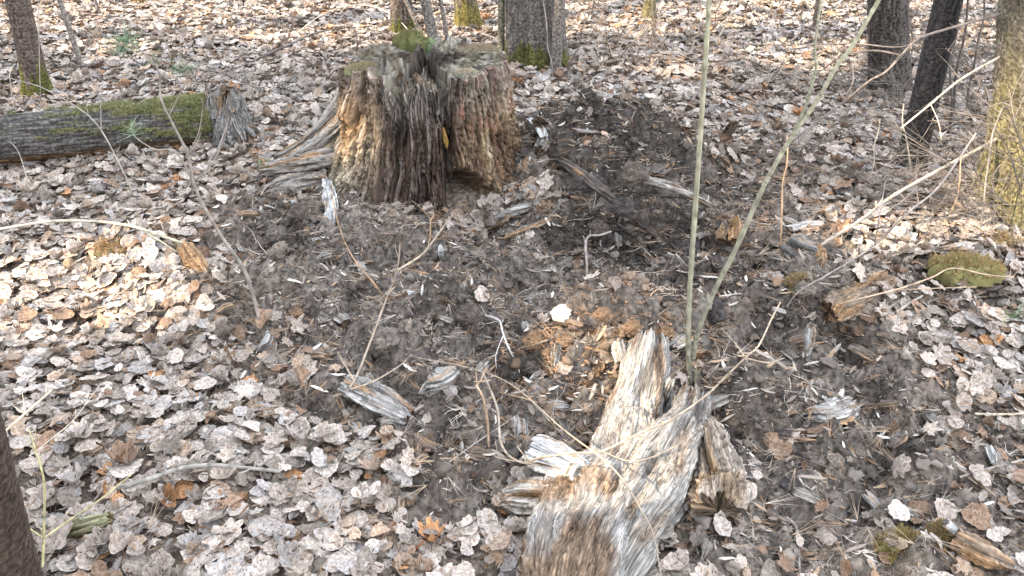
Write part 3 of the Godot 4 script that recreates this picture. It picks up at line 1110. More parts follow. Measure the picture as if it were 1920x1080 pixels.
func make_stump() -> void:
	var front := G(800, 397)
	var at := Vector3((plane_at(572, 340, 0).x + plane_at(992, 340, 0).x) * 0.5 + 0.06, 0, front.z - 0.43)
	at.y = H(at.x, at.z) - 0.02
	blocked.append([at.x, at.z, 0.42])
	var t := thing("tree_stump", "large rotten brown stump split into two blocks with mossy rim", "stump", at)
	var b := MB.new()
	var nu := 190
	var nv := 560
	var rr := RandomNumberGenerator.new()
	rr.seed = 77
	for i in nu + 26:
		for k in nv:
			var a := -PI + TAU * k / nv
			var h := minf(i / float(nu - 1), 1.0)
			var e := stump_side(a, h)
			var r: float = e[0]
			var tall: float = e[1]
			var y := lerpf(-0.10, tall, h)
			var ca := cos(a)
			var sa := sin(a)
			var warp := 0.07 * n_soft.get_noise_3d(ca * 3.0, sa * 3.0, y * 7.0 + 5.0)
			var cw := cos(a + warp)
			var sw := sin(a + warp)
			var g0 := n_soft.get_noise_3d(cw * 7.0, sw * 7.0, y * 3.0)
			var g1 := n_mid.get_noise_3d(cw * 20.0, sw * 20.0, y * 4.0 + 20.0)
			var g2 := n_fine.get_noise_3d(cw * 75.0, sw * 75.0, y * 7.0)
			var g3 := n_fine.get_noise_3d(sa * r * 110.0, y * 80.0, ca * r * 110.0)
			var lump := n_mid.get_noise_3d(sa * r * 22.0 + 8.0, y * 16.0, ca * r * 22.0)
			var crumbly := smoothstep(0.15, 0.5, a) * (1.0 - 0.7 * h) + exp(-pow((a + 0.75) / 0.4, 2.0)) * (1.0 - 0.6 * h)
			var some := clampf(0.6 + 1.6 * n_soft.get_noise_3d(ca * 4.0 + 20.0, sa * 4.0, y * 6.0), 0.1, 1.2)
			var d := g0 * 0.055 + (0.3 - absf(g1)) * 0.028 * some * (1.0 - 0.6 * exp(-pow((a + 0.85) / 0.3, 2.0))) + g2 * 0.015 * (1.1 - 0.5 * crumbly) + g3 * (0.005 + 0.009 * crumbly) + lump * 0.030 * crumbly
			var q := n_cell.get_noise_3d(sa * r * 40.0 + g1, y * 24.0, ca * r * 40.0)
			d -= (crumbly * 0.010 + 0.003) * (q + 1.0)
			var crack := maxf(0.0, 1.0 - absf(n_mid.get_noise_3d(cw * 13.0 + 60.0, sw * 13.0, y * 3.0)) / 0.05) * clampf(some + 0.2, 0.0, 1.0)
			d -= crack * 0.035
			var dep := 0.0
			if i >= nu:
				var s := (i - nu + 1) / 26.0
				var rim := 0.24 + 0.03 * g0
				dep = s
				var rin := lerpf(r, 0.0, s)
				if s * r < rim:
					y += 0.015 * g3 + 0.02 * n_mid.get_noise_3d(ca * rin * 50.0, sa * rin * 50.0, 3.0)
				else:
					y -= 0.16 * smoothstep(rim, rim + 0.06, s * r) - 0.03 * n_mid.get_noise_3d(ca * rin * 40.0, sa * rin * 40.0, 8.0)
				r = rin
				d *= maxf(0.0, 1.0 - s * 7.0)
				g1 = n_mid.get_noise_3d(sa * r * 40.0, ca * r * 40.0, 11.0)
				g2 = n_fine.get_noise_3d(sa * r * 130.0, ca * r * 130.0, 21.0)
				g3 = n_fine.get_noise_3d(sa * r * 200.0, ca * r * 200.0, 31.0)
			var p := Vector3(sa * (r + d), y, ca * (r + d))
			# wood colours, with the lit left face and shaded recesses painted in
			var brown := Color(.10, .064, .046)
			var c := brown
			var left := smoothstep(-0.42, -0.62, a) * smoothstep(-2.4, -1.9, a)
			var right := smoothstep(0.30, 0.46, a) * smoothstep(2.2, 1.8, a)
			c = c.lerp(Color(.072, .049, .038), 1.0 - left - right)  # middle band darkened: shade put into the brown
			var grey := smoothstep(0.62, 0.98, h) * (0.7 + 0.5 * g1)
			var lit_ochre := Color(.27, .17, .095).lerp(Color(.46, .39, .285), smoothstep(0.85, 0.25, h + 0.5 * g0) * smoothstep(-0.05, 0.12, h))  # sunlight on the left face put into the paler cream
			c = c.lerp(lit_ochre, left * clampf(0.75 + 0.8 * g0, 0.0, 1.0))
			var tan_ := Color(.14, .085, .055).lerp(Color(.26, .185, .115), smoothstep(-0.35, 0.35, g0 + g1 * 0.6))
			c = c.lerp(tan_, right)
			c = c.lerp(Color(.22, .055, .04), right * 0.5 * smoothstep(0.55, 0.8, h) * smoothstep(0.05, 0.35, n_soft.get_noise_2d(a * 9.0, y * 12.0)))
			c = c.lerp(Color(.19, .168, .15), clampf(grey, 0.0, 0.6))
			c = c.lerp(Color(.27, .245, .225), clampf(smoothstep(0.25, 0.55, g2 + 0.5 * g1) * 0.3, 0.0, 1.0))
			if dep > 0.0:
				c = Color(.17, .155, .13).lerp(Color(.10, .085, .06), clampf(.5 + 1.6 * n_mid.get_noise_2d(p.x * 30.0, p.z * 30.0), 0.0, 1.0)).lerp(Color(.05, .04, .034), smoothstep(.52, .62, dep)) * 0.85  # inner hollow darkened in the colour, as painted shade
			c = c * clampf(0.97 + 1.25 * g2 + 0.9 * (0.2 - absf(g1)) + 0.5 * g3 + 0.5 * lump, 0.25, 1.9)
			c = c.lerp(Color(.055, .04, .032), exp(-pow((a - 0.5) / 0.16, 2.0)) * smoothstep(0.36, 0.22, h) * 0.8)  # shade inside the burrow painted dark
			c *= 0.78 * (1.0 - 0.6 * crack * float(dep == 0.0))  # crack shade put into the colour besides the depth
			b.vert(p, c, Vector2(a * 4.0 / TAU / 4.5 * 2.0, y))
	b.sheet(0, nu, nv, true)
	var cap := MB.new()
	for q in range((nu - 1) * nv, (nu + 26) * nv):
		cap.vert(b.v[q], b.c[q])
	cap.sheet(0, 27, nv, true)
	part("broken_top", cap.done(), M.crumb, t)
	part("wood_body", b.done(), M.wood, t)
	surface_fibres(b, nu - 2, nv, 4200, .004, .020, 71, t)
	var hb := MB.new()
	for k in 1000:
		var i := rr.randi_range(4, nu - 3)
		var q := i * nv + rr.randi_range(int(nv * .18), int(nv * .82))
		var p := b.v[q]
		var out := Vector3(p.x, 0, p.z).normalized()
		var low := 1.0 - i / float(nu)
		var d := (out * rr.randf_range(.15, .5 + .7 * low) + Vector3(rr.randfn(0, .3), rr.randf_range(-1.1, .5), rr.randfn(0, .3))).normalized()
		strand(hb, p - out * .004, d, rr.randf_range(.010, .034), .0011, .28, rr, b.c[q].lerp(Color(.30, .26, .21), rr.randf() * .5) * rr.randf_range(.8, 1.6), 3)
	part("hanging_fibres", hb.done(), M.crumb, t).set_meta("kind", "stuff")
	# splayed roots on the left
	var roots := [
		[[Vector3(-.30, .44, -.02), Vector3(-.40, .28, .0), Vector3(-.55, .13, .02), Vector3(-.72, .04, .03)], .035, .028, 2],
		[[Vector3(-.36, .26, .10), Vector3(-.50, .15, .12), Vector3(-.68, .06, .12)], .045, .026, 3],
		[[Vector3(-.38, .12, .16), Vector3(-.55, .09, .17), Vector3(-.74, .05, .16)], .055, .035, 4],
		[[Vector3(-.42, .05, .24), Vector3(-.56, .04, .28), Vector3(-.70, .0, .30)], .05, .04, 5],
		[[Vector3(.40, .10, .16), Vector3(.50, .03, .20), Vector3(.58, -.03, .22)], .05, .04, 6]]
	for q in roots:
		var rb := MB.new()
		grain(rb, q[0], [q[1], q[1] * 0.9, q[1] * 0.5], [q[2], q[2], q[2] * 0.6], {"seed": q[3], "nu": 46, "nv": 40, "ridge": 0.22, "jag1": .16, "rot": 0.25 if q[3] < 6 else 0.8, "dark": Color(.10, .085, .075), "light": Color(.36, .33, .30)})
		part("root", rb.done(), M.wood, t)
	# torn upright shards along the rim
	for k in 15:
		var a := [-1.25, -1.05, -.62, -.55, -.46, -.38, -.33, -.12, -.06, .0, .06, .1, .22, 2.5, -2.6][k] as float
		var e := stump_side(a, 1.0)
		var r: float = e[0] - 0.035 - 0.05 * rr.randf()
		var p := Vector3(sin(a) * r, e[1] - 0.10, cos(a) * r)
		var sb := MB.new()
		var tl := rr.randf_range(0.12, 0.165)
		grain(sb, [p, p + Vector3(rr.randfn(0, .008), tl * .5, rr.randfn(0, .008)), p + Vector3(rr.randfn(0, .014), tl, rr.randfn(0, .014))], [.028, .024, .010], [.018, .014, .006], {"seed": 20 + k, "nu": 22, "nv": 22, "ridge": .2, "jag1": .2, "side": Vector3(cos(a), 0, -sin(a)), "dark": Color(.075, .06, .052), "light": Color(.27, .245, .22), "rot": .15})
		part("shard", sb.done(), M.wood, t)
	# moss on the rim
	for q in [[-.98, .29, .075, .045, .012, Color(.15, .145, .085), 1], [-2.75, .25, .075, .06, .055, Color(.10, .105, .045), 2], [-3.05, .27, .05, .045, .045, Color(.16, .22, .12), 3], [2.3, .27, .09, .06, .010, Color(.145, .135, .09), 4], [.62, .29, .05, .03, .008, Color(.20, .21, .15), 5]]:
		var a: float = q[0]
		var e := stump_side(a, 1.0)
		var o := part("moss_cap", moss_mesh(q[2], q[3], q[4], 40 + q[6], q[5], 900, 0.010), M.moss, t)
		o.position = Vector3(sin(a) * q[1], e[1] + 0.004, cos(a) * q[1])
	# a yellow shelf of decay in the cleft
	var fb := MB.new()
	grain(fb, [Vector3(.075, .30, .30), Vector3(.085, .25, .31), Vector3(.09, .215, .31)], [.006, .010, .005], [.008, .010, .005], {"nu": 20, "nv": 20, "ridge": .1, "dark": Color(.22, .13, .03), "light": Color(.33, .21, .05), "rot": 0.0})
	var yellow := part("yellow_rot", fb.done(), M.wood, t)
	yellow.set_meta("label", "small yellow lump in the cleft of the stump")

# ------------------------------------------------------------------ the weathered log in the foreground
func make_log() -> void:
	var mid := G(1170, 880)
	var t := thing("weathered_log", "pale weathered broken log lying across the foreground soil", "log", mid)
	var P := func(u: float, v: float, h: float) -> Vector3: return G(u, v, h) - mid
	var b := MB.new()
	grain(b, [P.call(1222, 632, .08), P.call(1205, 720, .06), P.call(1185, 800, .045), P.call(1165, 880, .03), P.call(1120, 960, .025), P.call(1080, 1040, .02), P.call(1050, 1150, .01)], [.045, .068, .088, .118, .138, .125, .11], [.05, .075, .09, .095, .095, .09, .07],
		{"seed": 4.0, "nu": 170, "nv": 210, "ridge": .10, "jag0": .07, "jag1": .05, "rot": .12, "freq": 12.0, "dark": Color(.17, .152, .135), "light": Color(.315, .30, .28), "rust": Color(.17, .112, .072), "square": .85, "rot_end": 1.0, "bend": .30})
	surface_fibres(b, 170, 210, 900, .004, .016, 73, t)
	part("main_slab", b.done(), M.wood, t)
	b = MB.new()
	grain(b, [P.call(1300, 725, .09), P.call(1288, 790, .075), P.call(1252, 860, .06), P.call(1215, 930, .045), P.call(1165, 1010, .03), P.call(1120, 1110, .01)], [.045, .065, .085, .09, .085, .06], [.05, .075, .085, .085, .07, .05],
		{"seed": 9.0, "nu": 140, "nv": 160, "ridge": .11, "jag0": .08, "jag1": .08, "rot": .05, "freq": 11.0, "dark": Color(.14, .125, .112), "light": Color(.30, .28, .255), "rust": Color(.19, .13, .085), "bend": .32})
	surface_fibres(b, 140, 160, 500, .004, .016, 74, t)
	part("right_flank", b.done(), M.wood, t)
	b = MB.new()
	grain(b, [P.call(1112, 905, .10), P.call(1072, 878, .10), P.call(1025, 856, .085), P.call(985, 838, .07)], [.03, .045, .052, .045], [.018, .022, .02, .015],
		{"seed": 21.0, "nu": 70, "nv": 90, "ridge": .16, "jag1": .14, "rot": .0, "freq": 12.0, "dark": Color(.27, .26, .25), "light": Color(.56, .545, .52), "square": .75})
	part("white_slab", b.done(), M.wood, t).set_meta("label", "splintered whitish slab sticking out to the left")
	b = MB.new()
	grain(b, [P.call(1040, 935, .055), P.call(990, 930, .045), P.call(945, 928, .03)], [.05, .055, .04], [.035, .035, .02],
		{"seed": 25.0, "nu": 60, "nv": 60, "ridge": .26, "jag1": .16, "rot": .35, "freq": 12.0, "dark": Color(.16, .13, .11), "light": Color(.46, .42, .37)})
	part("side_splinter", b.done(), M.wood, t)
	for q in [[1215, 745, 1225, 800, .135, 32], [1245, 745, 1262, 705, .12, 34], [1060, 900, 1085, 870, .115, 36]]:
		b = MB.new()
		var a: Vector3 = P.call(q[0], q[1], q[4])
		var c: Vector3 = P.call(q[2], q[3], q[4] - .01)
		grain(b, [a, a.lerp(c, .5) + Vector3(0, .008, 0), c], [.016, .022, .012], [.009, .012, .006], {"seed": q[5], "nu": 30, "nv": 30, "ridge": .25, "jag0": .12, "jag1": .15, "rot": .1, "dark": Color(.22, .19, .16), "light": Color(.55, .51, .45)})
		part("splinter", b.done(), M.wood, t)
	# the wedge-shaped chunk on its right
	var at := G(1340, 950)
	b = MB.new()
	grain(b, [G(1318, 800, .03) - at, G(1332, 860, .05) - at, G(1343, 915, .05) - at, G(1347, 968, .035) - at], [.03, .058, .068, .052], [.05, .068, .072, .055],
		{"seed": 41.0, "nu": 90, "nv": 90, "ridge": .22, "jag0": .10, "jag1": .08, "rot": .4, "freq": 11.0, "dark": Color(.11, .085, .07), "light": Color(.34, .295, .25), "rust": Color(.21, .15, .10), "rot_end": .6, "bend": .5})
	var w := lone("wood_chunk", b.done(), M.wood, "wedge of crumbling tan wood lying right of the weathered log", "wood", at)
	w.set_meta("group", "broken pieces of rotten wood")

func wood_piece(called: String, label: String, pts: Array, wide: float, high: float, o: Dictionary) -> void:
	var at := G(pts[0][0], pts[0][1])
	var path := []
	for p in pts:
		path.append(G(p[0], p[1], p[2]) - at)
	if path.size() == 2:
		path.insert(1, path[0].lerp(path[1], .5))
	var b := MB.new()
	var big: float = maxf(wide, high)
	o.merge({"nu": 60 if big > .03 else 36, "nv": 50 if big > .03 else 30, "ridge": .22, "jag0": .10, "jag1": .12})
	grain(b, path, [wide * .8, wide, wide * .6], [high * .8, high, high * .6], o)
	lone(called, b.done(), M.wood, label, "wood", at, "broken pieces of rotten wood")

func make_wood_pieces() -> void:
	var grey := {"dark": Color(.13, .115, .105), "light": Color(.38, .36, .335), "rot": 0.0}
	var white := {"dark": Color(.24, .23, .225), "light": Color(.55, .55, .54), "rot": 0.0}
	var brown := {"dark": Color(.10, .075, .06), "light": Color(.30, .23, .17), "rot": .6}
	var rusty := {"dark": Color(.16, .09, .05), "light": Color(.42, .27, .15), "rot": .8}
	var black := {"dark": Color(.05, .042, .04), "light": Color(.15, .125, .11), "rot": .1}
	var k := 50
	for q in [
		["wood_splinter", "left whitish splinter standing before the stump's left root", [[588, 318, .08], [598, 352, .05], [606, 398, .01]], .022, .012, white],
		["wood_splinter", "right whitish splinter standing before the stump's left root", [[612, 330, .10], [618, 380, .06], [622, 432, .01]], .026, .013, white],
		["wood_splinter", "short tan splinter leaning behind two whitish splinters", [[605, 315, .09], [622, 345, .06]], .018, .012, brown],
		["wood_splinter", "flat pale sliver pointing left of the whitish splinters", [[540, 380, .06], [585, 372, .06]], .010, .008, white],
		["wood_block", "pale grey broken root block left of the stump", [[520, 300, .05], [560, 305, .06], [590, 318, .05]], .05, .04, grey],
		["wood_block", "mossy grey root stub at the far left of the stump", [[495, 300, .08], [500, 330, .03]], .03, .03, {"dark": Color(.10, .10, .06), "light": Color(.26, .26, .18), "rot": 0.0}],
		["plank", "long grey plank half buried by the forked twig", [[640, 716, .03], [700, 742, .035], [775, 785, .02]], .05, .02, grey],
		["bark_chunk", "dark slab standing upright on the right soil heap", [[1345, 285, .0], [1358, 258, .07], [1378, 228, .14]], .05, .016, black],
		["bark_chunk", "orange brown bark stub standing in the sun patch", [[1378, 455, .0], [1380, 430, .05], [1378, 403, .10]], .026, .02, rusty],
		["bark_chunk", "dark crumbled stub left of the orange bark stub", [[1352, 452, .0], [1356, 425, .05]], .022, .02, brown],
		["eroded_log", "brown eroded log piece lying on the overhanging bank", [[1545, 590, .0], [1600, 556, .015], [1670, 518, .03]], .055, .045, brown],
		["wood_splinter", "blue grey wood stick hanging under the overhanging bank", [[1523, 608, .10], [1518, 640, .05], [1514, 668, .02]], .016, .012, white],
		["root_ball", "brown fuzzy root end under the fallen branch", [[1535, 462, .08], [1530, 490, .05], [1524, 515, .01]], .035, .03, brown],
		["wood_block", "grey rock-like lump beside the brown root end", [[1480, 470, .03], [1505, 478, .05], [1520, 490, .02]], .06, .05, {"dark": Color(.10, .095, .09), "light": Color(.19, .18, .17), "rot": 0.0}],
		["bark_strip", "bright pale bark strip lying in the right sun patch", [[1478, 430, .03], [1510, 422, .04], [1548, 418, .03]], .025, .008, white],
		["root_log", "grey brown root log at the lower right corner", [[1785, 1005, .03], [1840, 1035, .035], [1895, 1062, .02]], .03, .025, brown],
		["wood_splinter", "white splinter by the mossy stones at lower right", [[1772, 978, .04], [1790, 1000, .03], [1803, 1020, .01]], .016, .010, white],
		["wood_splinter", "white rotten stick at right above brown leaves", [[1852, 835, .03], [1866, 870, .02]], .014, .010, white],
		["wood_block", "grey broken slab pair right of the sapling", [[1510, 780, .02], [1560, 768, .03], [1600, 752, .02]], .045, .02, grey],
		["wood_block", "grey pointed slab leaning on the slab pair", [[1560, 790, .01], [1585, 772, .04], [1605, 760, .05]], .035, .015, grey],
		["wood_splinter", "rough tan stick upright in the rusty crumbled wood", [[1040, 690, .0], [1044, 665, .04], [1046, 642, .07]], .016, .012, grey],
		["wood_block", "grey broken chunk left of the crossing thin twig", [[805, 730, .02], [830, 710, .04], [862, 690, .03]], .035, .022, grey],
		["wood_splinter", "pale splintered root piece by the pine seedling foot", [[490, 655, .01], [500, 640, .05], [508, 622, .06]], .024, .014, white],
		["wood_block", "grey slab slanting above the black pit of the stump", [[930, 412, .02], [965, 395, .04], [1000, 385, .03]], .022, .018, grey],
		["root_curve", "thin curved root across the mouth of the burrow", [[855, 425, .01], [900, 436, .02], [935, 422, .03], [960, 400, .03]], .010, .009, brown],
		["wood_splinter", "white splinter wedged between stump and black soil heap", [[992, 222, .12], [1012, 240, .10], [1022, 262, .06]], .02, .012, white],
		["wood_block", "grey splintered block wedged right of the stump", [[1010, 228, .10], [1022, 250, .10], [1010, 285, .04]], .04, .03, grey],
		["wood_splinter", "small bright splinter on the black soil heap", [[1085, 275, .02], [1110, 265, .03]], .008, .006, white],
		["bark_chunk", "flat grey bark piece on top of the black soil heap", [[1075, 245, .02], [1120, 248, .03]], .03, .008, grey],
		["wood_block", "brown broken stub by the left moss mound", [[345, 460, .05], [365, 490, .05], [390, 520, .01]], .035, .03, rusty],
		["wood_block", "pale chalky chunk in the middle soil", [[745, 560, .01], [775, 548, .03]], .022, .016, white],
		["wood_splinter", "pale upright splinter left of the pit", [[830, 490, .0], [827, 475, .03], [826, 458, .05]], .010, .008, white],
		["wood_block", "grey pale slab in the centre of the pit", [[985, 570, .01], [1010, 560, .02], [1030, 575, .01]], .03, .016, grey],
		["mossy_root", "mossy root with hollow end by the bottom left twigs", [[110, 1003, .01], [160, 990, .03], [215, 968, .035]], .024, .022, {"dark": Color(.12, .11, .05), "light": Color(.32, .31, .20), "rot": .1}],
		["root_log", "long dark root sloping down the black soil heap", [[1035, 290, .02], [1110, 340, .03], [1200, 420, .02]], .022, .018, black],
		["root_log", "grey half buried root running right from the black heap", [[1180, 330, .01], [1260, 352, .02], [1350, 395, .01]], .018, .015, grey],
		["root_log", "brown root poking from the soil below the black heap", [[1060, 400, .01], [1000, 425, .02], [940, 450, .0]], .015, .012, brown],
		["bark_chunk", "dark bark slab leaning on the heap's right flank", [[1225, 330, .0], [1240, 310, .05], [1262, 292, .08]], .04, .012, black],
		["wood_splinter", "flat wooden chip right of the wedge chunk", [[1400, 867, .015], [1428, 868, .015]], .008, .005, white],
		["wood_splinter", "second thin chip below the flat chip by wedge chunk", [[1396, 893, .012], [1422, 894, .012]], .006, .004, grey]]:
		k += 1
		var o: Dictionary = (q[5] as Dictionary).duplicate()
		o.seed = float(k)
		wood_piece(q[0], q[1], q[2], q[3], q[4], o)

func make_clods() -> void:
	var bodies := []
	for k in 4:
		var b := MB.new()
		var r := RandomNumberGenerator.new()
		r.seed = 300 + k
		var s := blob_mesh(310 + k, 0.5, 5)
		var arr := s.surface_get_arrays(0)
		var vs: PackedVector3Array = arr[Mesh.ARRAY_VERTEX]
		for p in vs:
			var f := 0.9 + 0.18 * n_mid.get_noise_3dv(p * 9.0 + Vector3.ONE * k * 5.0) + 0.30 * n_fine.get_noise_3dv(p * 22.0)
			var w := 0.75 + 0.8 * n_fine.get_noise_3dv(p * 12.0)
			b.vert(p * f, Color(w, w, w))
		b.idx = arr[Mesh.ARRAY_INDEX].duplicate()
		for q in 420:
			var p: Vector3 = vs[r.randi() % vs.size()]
			var w := r.randf_range(.5, 1.9)
			strand(b, p * .95, (p.normalized() * .35 + Vector3(r.randfn(), r.randfn(), r.randfn())).normalized(), r.randf_range(.10, .30), 0.013, .7, r, Color(w, w, w), 3)
		bodies.append(b.done())
	var mats := []
	for c in [Color(.085, .07, .06), Color(.125, .105, .09), Color(.165, .105, .065), Color(.06, .052, .05)]:
		var m := mat(1.0)
		m.albedo_color = c.linear_to_srgb()
		mats.append(m)
	var tone := ["dark brown", "grey brown", "rusty", "blackish"]
	var spots := [[840, 510, .10, 0], [815, 560, .09, 1], [880, 590, .07, 0], [900, 640, .06, 1], [1005, 640, .06, 2], [1010, 690, .09, 0], [1110, 635, .06, 2], [1160, 575, .07, 2], [1220, 600, .06, 2], [1070, 745, .05, 2], [1250, 625, .05, 2], [1130, 590, .05, 2], [1185, 615, .06, 2], [1090, 665, .05, 2], [1120, 690, .04, 2], [1060, 640, .05, 2], [1150, 650, .05, 2], [1035, 665, .05, 2], [1200, 575, .05, 2], [1100, 715, .04, 2],
		[1010, 225, .08, 3], [1060, 290, .10, 0], [1130, 300, .10, 3], [1190, 330, .09, 0], [1100, 345, .08, 3], [1250, 355, .09, 1], [1300, 300, .07, 3], [1170, 390, .09, 3], [1230, 430, .10, 0], [1290, 470, .08, 3], [1120, 430, .07, 0], [1330, 400, .08, 0],
		[560, 400, .07, 0], [520, 440, .07, 1], [630, 470, .08, 0], [585, 510, .08, 1], [700, 510, .07, 0], [660, 590, .08, 0], [720, 640, .07, 1], [550, 590, .07, 2], [780, 690, .06, 0], [930, 600, .06, 1], [740, 410, .07, 2], [680, 420, .06, 0],
		[1470, 815, .05, 3], [1530, 860, .06, 1], [1600, 850, .06, 1], [1440, 640, .07, 0], [1400, 560, .08, 0], [1350, 590, .08, 3], [1450, 520, .07, 0], [1510, 545, .07, 1], [1680, 800, .06, 1], [1480, 910, .05, 3], [700, 940, .06, 1], [240, 455, .08, 2], [290, 385, .07, 1], [1100, 500, .06, 0]]
	for q in spots:
		q[2] *= 0.8
		var p := G(q[0], q[1])
		var o := lone("soil_clod", bodies[rng.randi() % 4], mats[q[3]], "", "soil clod", Vector3.ZERO, "fuzzy clods of soil and rotten wood")
		var s: float = q[2] * rng.randf_range(1.0, 1.6)
		o.transform = Transform3D(Basis(Vector3.UP, rng.randf() * TAU).scaled(Vector3(s, s * rng.randf_range(.6, .85), s)), p + Vector3.UP * s * .04)
		name_later(o, tone[q[3]] + " fuzzy clod", tone[q[3]] + " fuzzy clods", "resting", p)

func make_fragments() -> void:
	var kinds := []
	var shades := [[Color(.14, .125, .11), Color(.36, .335, .305), "grey"], [Color(.12, .09, .07), Color(.29, .22, .165), "brown"], [Color(.24, .23, .22), Color(.50, .485, .46), "whitish"], [Color(.07, .058, .052), Color(.17, .145, .125), "dark"]]
	for k in 8:
		var c: Array = shades[k % 4]
		var b := MB.new()
		var long := [.10, .075, .09, .085, .07, .11, .06, .06][k] as float
		grain(b, [Vector3(0, 0, -long / 2), Vector3(.004, .006, 0), Vector3(0, 0, long / 2)], [long * .16, long * .2, long * .13], [long * .09, long * .12, long * .08], {"seed": 200.0 + k, "nu": 26, "nv": 26, "ridge": .2, "jag0": .15, "jag1": .18, "rot": .15, "dark": c[0], "light": c[1], "bend": .5})
		kinds.append([b.done(), c[2], "fragment" if k < 4 else "sliver"])
	var r := RandomNumberGenerator.new()
	r.seed = 515
	var made := 0
	while made < 120:
		var u := r.randf_range(380, 1780)
		var v := lerpf(300, 1060, pow(r.randf(), 1.3))
		var p := G(u, v)
		if Dug(p.x, p.z) < 0.55 or is_blocked(p.x, p.z, 0.03):
			continue
		made += 1
		var k: Array = kinds[[0, 1, 2, 3, 4, 5, 7, 1, 3, 0][r.randi() % 10]]
		var o := lone("wood_fragment", k[0], M.wood, "", "wood", Vector3.ZERO, "small fragments of rotten wood in the soil")
		o.transform = Transform3D((Basis(Vector3.UP, r.randf() * TAU) * Basis(Vector3.RIGHT, r.randfn(0, .35))).scaled(Vector3.ONE * r.randf_range(.5, 1.25)), p + Vector3.UP * .006)
		name_later(o, k[1] + " wood " + k[2], k[1] + " wood " + k[2] + "s", "lying", p)

# ------------------------------------------------------------------ twigs, saplings, branches
func pixpath(pts: Array, at: Vector3) -> PackedVector3Array:
	var w := []
	for p in pts:
		w.append(G(p[0], p[1], p[2]) - at)
	return smooth_path(w, 9)

# runs: one or more lists of [u, v, height]; radii in millimetres
func twig(called: String, label: String, category: String, runs: Array, col: Color, group := "", tip := Color(-1, 0, 0)) -> Node3D:
	var p0: Array = runs[0][2][0]
	var at := G(p0[0], p0[1])
	var t := thing(called, label, category, at, group)
	for k in runs.size():
		var b := MB.new()
		tube(b, pixpath(runs[k][2], at), runs[k][0] * 0.0010, runs[k][1] * 0.00105, col, 9, runs.size() * 7 + int(p0[0]) + k, tip)
		var q := RandomNumberGenerator.new()
		q.seed = int(p0[0]) * 3 + k
		var pts := pixpath(runs[k][2], at)
		for n in int(pts.size() / 5.0):
			var i := q.randi_range(2, pts.size() - 2)
			var d := ((pts[i + 1] - pts[i - 1]).normalized() + Vector3(q.randfn(0, .8), q.randf(), q.randfn(0, .8))).normalized()
			var l := 0.006 + 0.05 * pow(q.randf(), 3.0)
			tube(b, smooth_path([pts[i], pts[i] + d * l * .5, pts[i] + (d + Vector3(0, .2, 0)) * l], 2), runs[k][1] * .0007, runs[k][1] * .0004, col * .9, 5, n)
		part("stem" if k == 0 else "side_twig", b.done(), M.twig, t)
	return t

func needle_tuft(at: Vector3, length: float, count: int, sd: int, col: Color, dir := Vector3.UP) -> ArrayMesh:
	var b := MB.new()
	var r := RandomNumberGenerator.new()
	r.seed = sd
	for k in count:
		var d := (dir * r.randf_range(.1, .9) + Vector3(r.randfn(), r.randfn() * .6, r.randfn()) * .75).normalized()
		var w := r.randf_range(.6, 1.5)
		strand(b, at + dir * r.randf_range(-.03, .02), d, length * r.randf_range(.7, 1.1), 0.0008, .12, r, Color(col.r * w, col.g * w, col.b * w), 3)
	return b.done()

